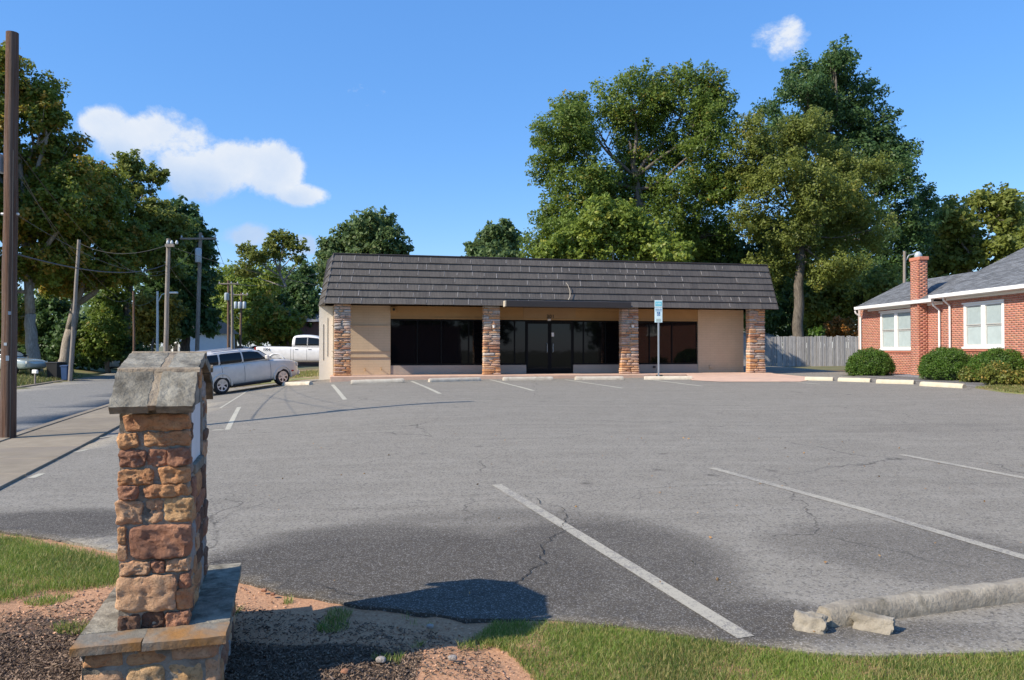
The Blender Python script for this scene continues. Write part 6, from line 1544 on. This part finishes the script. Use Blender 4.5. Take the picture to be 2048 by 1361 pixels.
gr_ = [gp(*p) for p in [(985, 1240), (1120, 1242), (1240, 1252), (1360, 1268), (1480, 1287), (1600, 1301), (1720, 1310), (1900, 1306), (2150, 1300), (2200, 1420), (1090, 1420), (1070, 1361), (1010, 1300), (940, 1275)]]
grp = [(p.x, p.y) for p in gr_]
blades('grass_right', grp, 64000, .032, .0028, M['blade'], 2, edge_fade(grp, .03), .75)
def patchy(x, y): return 1.0 if noise.noise(Vector((x * 4.5, y * 4.5, 5))) > .30 else .0
sp_ = [gp(*p) for p in [(0, 1190), (230, 1172), (330, 1150), (480, 1170), (640, 1210), (930, 1245), (1000, 1260), (1080, 1400), (500, 1250), (0, 1290)]]
blades('sparse_grass', [(p.x, p.y) for p in sp_], 3200, .035, .0035, M['blade'], 3, patchy, .9)
vp = [(SX(q, -6.7), q) for q in (24, 30, 40, 52)] + [(SX(q, -16), q) for q in (52, 40, 30, 24)]
blades('verge_grass', vp, 22000, .16, .035, M['blade_dry'], 4, None, .6, zoff=0)
blades('lawn_grass', [(p.x, p.y) for p in lawn], 5000, .06, .015, M['blade_dry'], 5, None, .6, zoff=.01)
blades('yard_grass', [(-8.2, 33.5), (-12.0, 33.5), (-14.5, 40), (-9.6, 40)], 3500, .12, .03, M['blade_dry'], 6, None, .6, zoff=0)
def chips(name, poly, n, size, mt, seed, thin=None, zr=.012, asp=.22):
    rs = np.random.RandomState(seed); xs = [p[0] for p in poly]; ys = [p[1] for p in poly]; P = []
    while len(P) < n:
        x, y = rs.uniform(min(xs), max(xs)), rs.uniform(min(ys), max(ys))
        if inside(poly, x, y) and (thin is None or rs.uniform() < thin(x, y)): P.append((x, y, G(x, y) - .028 + .018 * noise.fractal(Vector((x * 3, y * 3, 0)), .8, 2, 4) + rs.uniform(.0, zr) + .010))
    P = np.array(P); m = len(P); s = size * rs.uniform(.4, 1.4, m)[:, None]
    nr = rs.normal(size=(m, 3)) * .45 + np.array([0, 0, 1]); nr /= np.linalg.norm(nr, axis=1)[:, None]
    a = np.cross(nr, rs.normal(size=(m, 3))); a /= np.linalg.norm(a, axis=1)[:, None]; b = np.cross(nr, a); w = asp * rs.uniform(.5, 1.5, m)[:, None]; t = s * .12
    top = [P + a * s * x + b * s * w * y + nr * t for x, y in ((-.5, -.5), (.5, -.4), (.45, .5), (-.5, .4))]; bot = [q - nr * t * 2 for q in top]
    V = np.stack(top + bot, 1).reshape(-1, 3); F = np.array([(0, 1, 2, 3), (4, 5, 1, 0), (7, 4, 0, 3)]); FF = (F[None] + 8 * np.arange(m)[:, None, None]).reshape(-1, 4)
    return tag(link(name, np_mesh(name, V, FF, mt)), kind='stuff')
mul = [gp(*p) for p in [(-150, 1235), (60, 1215), (230, 1190), (330, 1165), (500, 1212), (650, 1228), (800, 1250), (930, 1275), (990, 1310), (1040, 1400), (1060, 1700), (-400, 1700)]]
mulp = [(p.x, p.y) for p in mul]
def soilw(x, y): return 1.0 if (y < 4.15 - .1 * (x + 1.5) and x < -.45) else .25
chips('mulch', mulp, 42000, .0165, M['mulch'], 1, soilw)
chips('clay_clods', [(p.x, p.y) for p in sp_], 1500, .011, surf('clay_clod', (.38, .19, .11), (.60, .37, .23), scale=20, bump=.2, islr=.3), 2, None, .008, .8)
# fallen leaves on the asphalt
lotn = [gp(*p) for p in [(480, 1150), (950, 1235), (2048, 1290), (2300, 900), (300, 860)]]
chips('fallen_leaves', [(p.x, p.y) for p in lotn], 110, .020, surf('dry_leaf', (.20, .10, .04), (.40, .25, .10), scale=10, bump=0, islr=.3), 3, None, .0, .6).location.z = .032
# single stones and twigs in the mulch
for k, (px, py, sx) in enumerate([(762, 1322, .05), (528, 1182, .035), (905, 1318, .045), (546, 1190, .03), (860, 1255, .04), (690, 1345, .04)]):
    g = gp(px, py); o = rock('loose_stone', (g.x, g.y, g.z + .004), (sx, sx * .8, sx * .55), M['st_red' if k % 2 else 'st_grey'], None, 300 + k, 5, .3, 3); tag(o, ['loose stone in the mulch at the bottom edge, below the monument shadow tip', 'small stone on the clay right of the monument base, left of its twin', 'loose stone on sunlit clay nearest the grass, bottom centre', 'small grey stone on the clay strip beside the asphalt edge', 'brownish stone in the mulch inside the edge of the shadow', 'grey stone in the mulch, lowest in the photo'][k], 'stone', 'loose stones in the mulch')
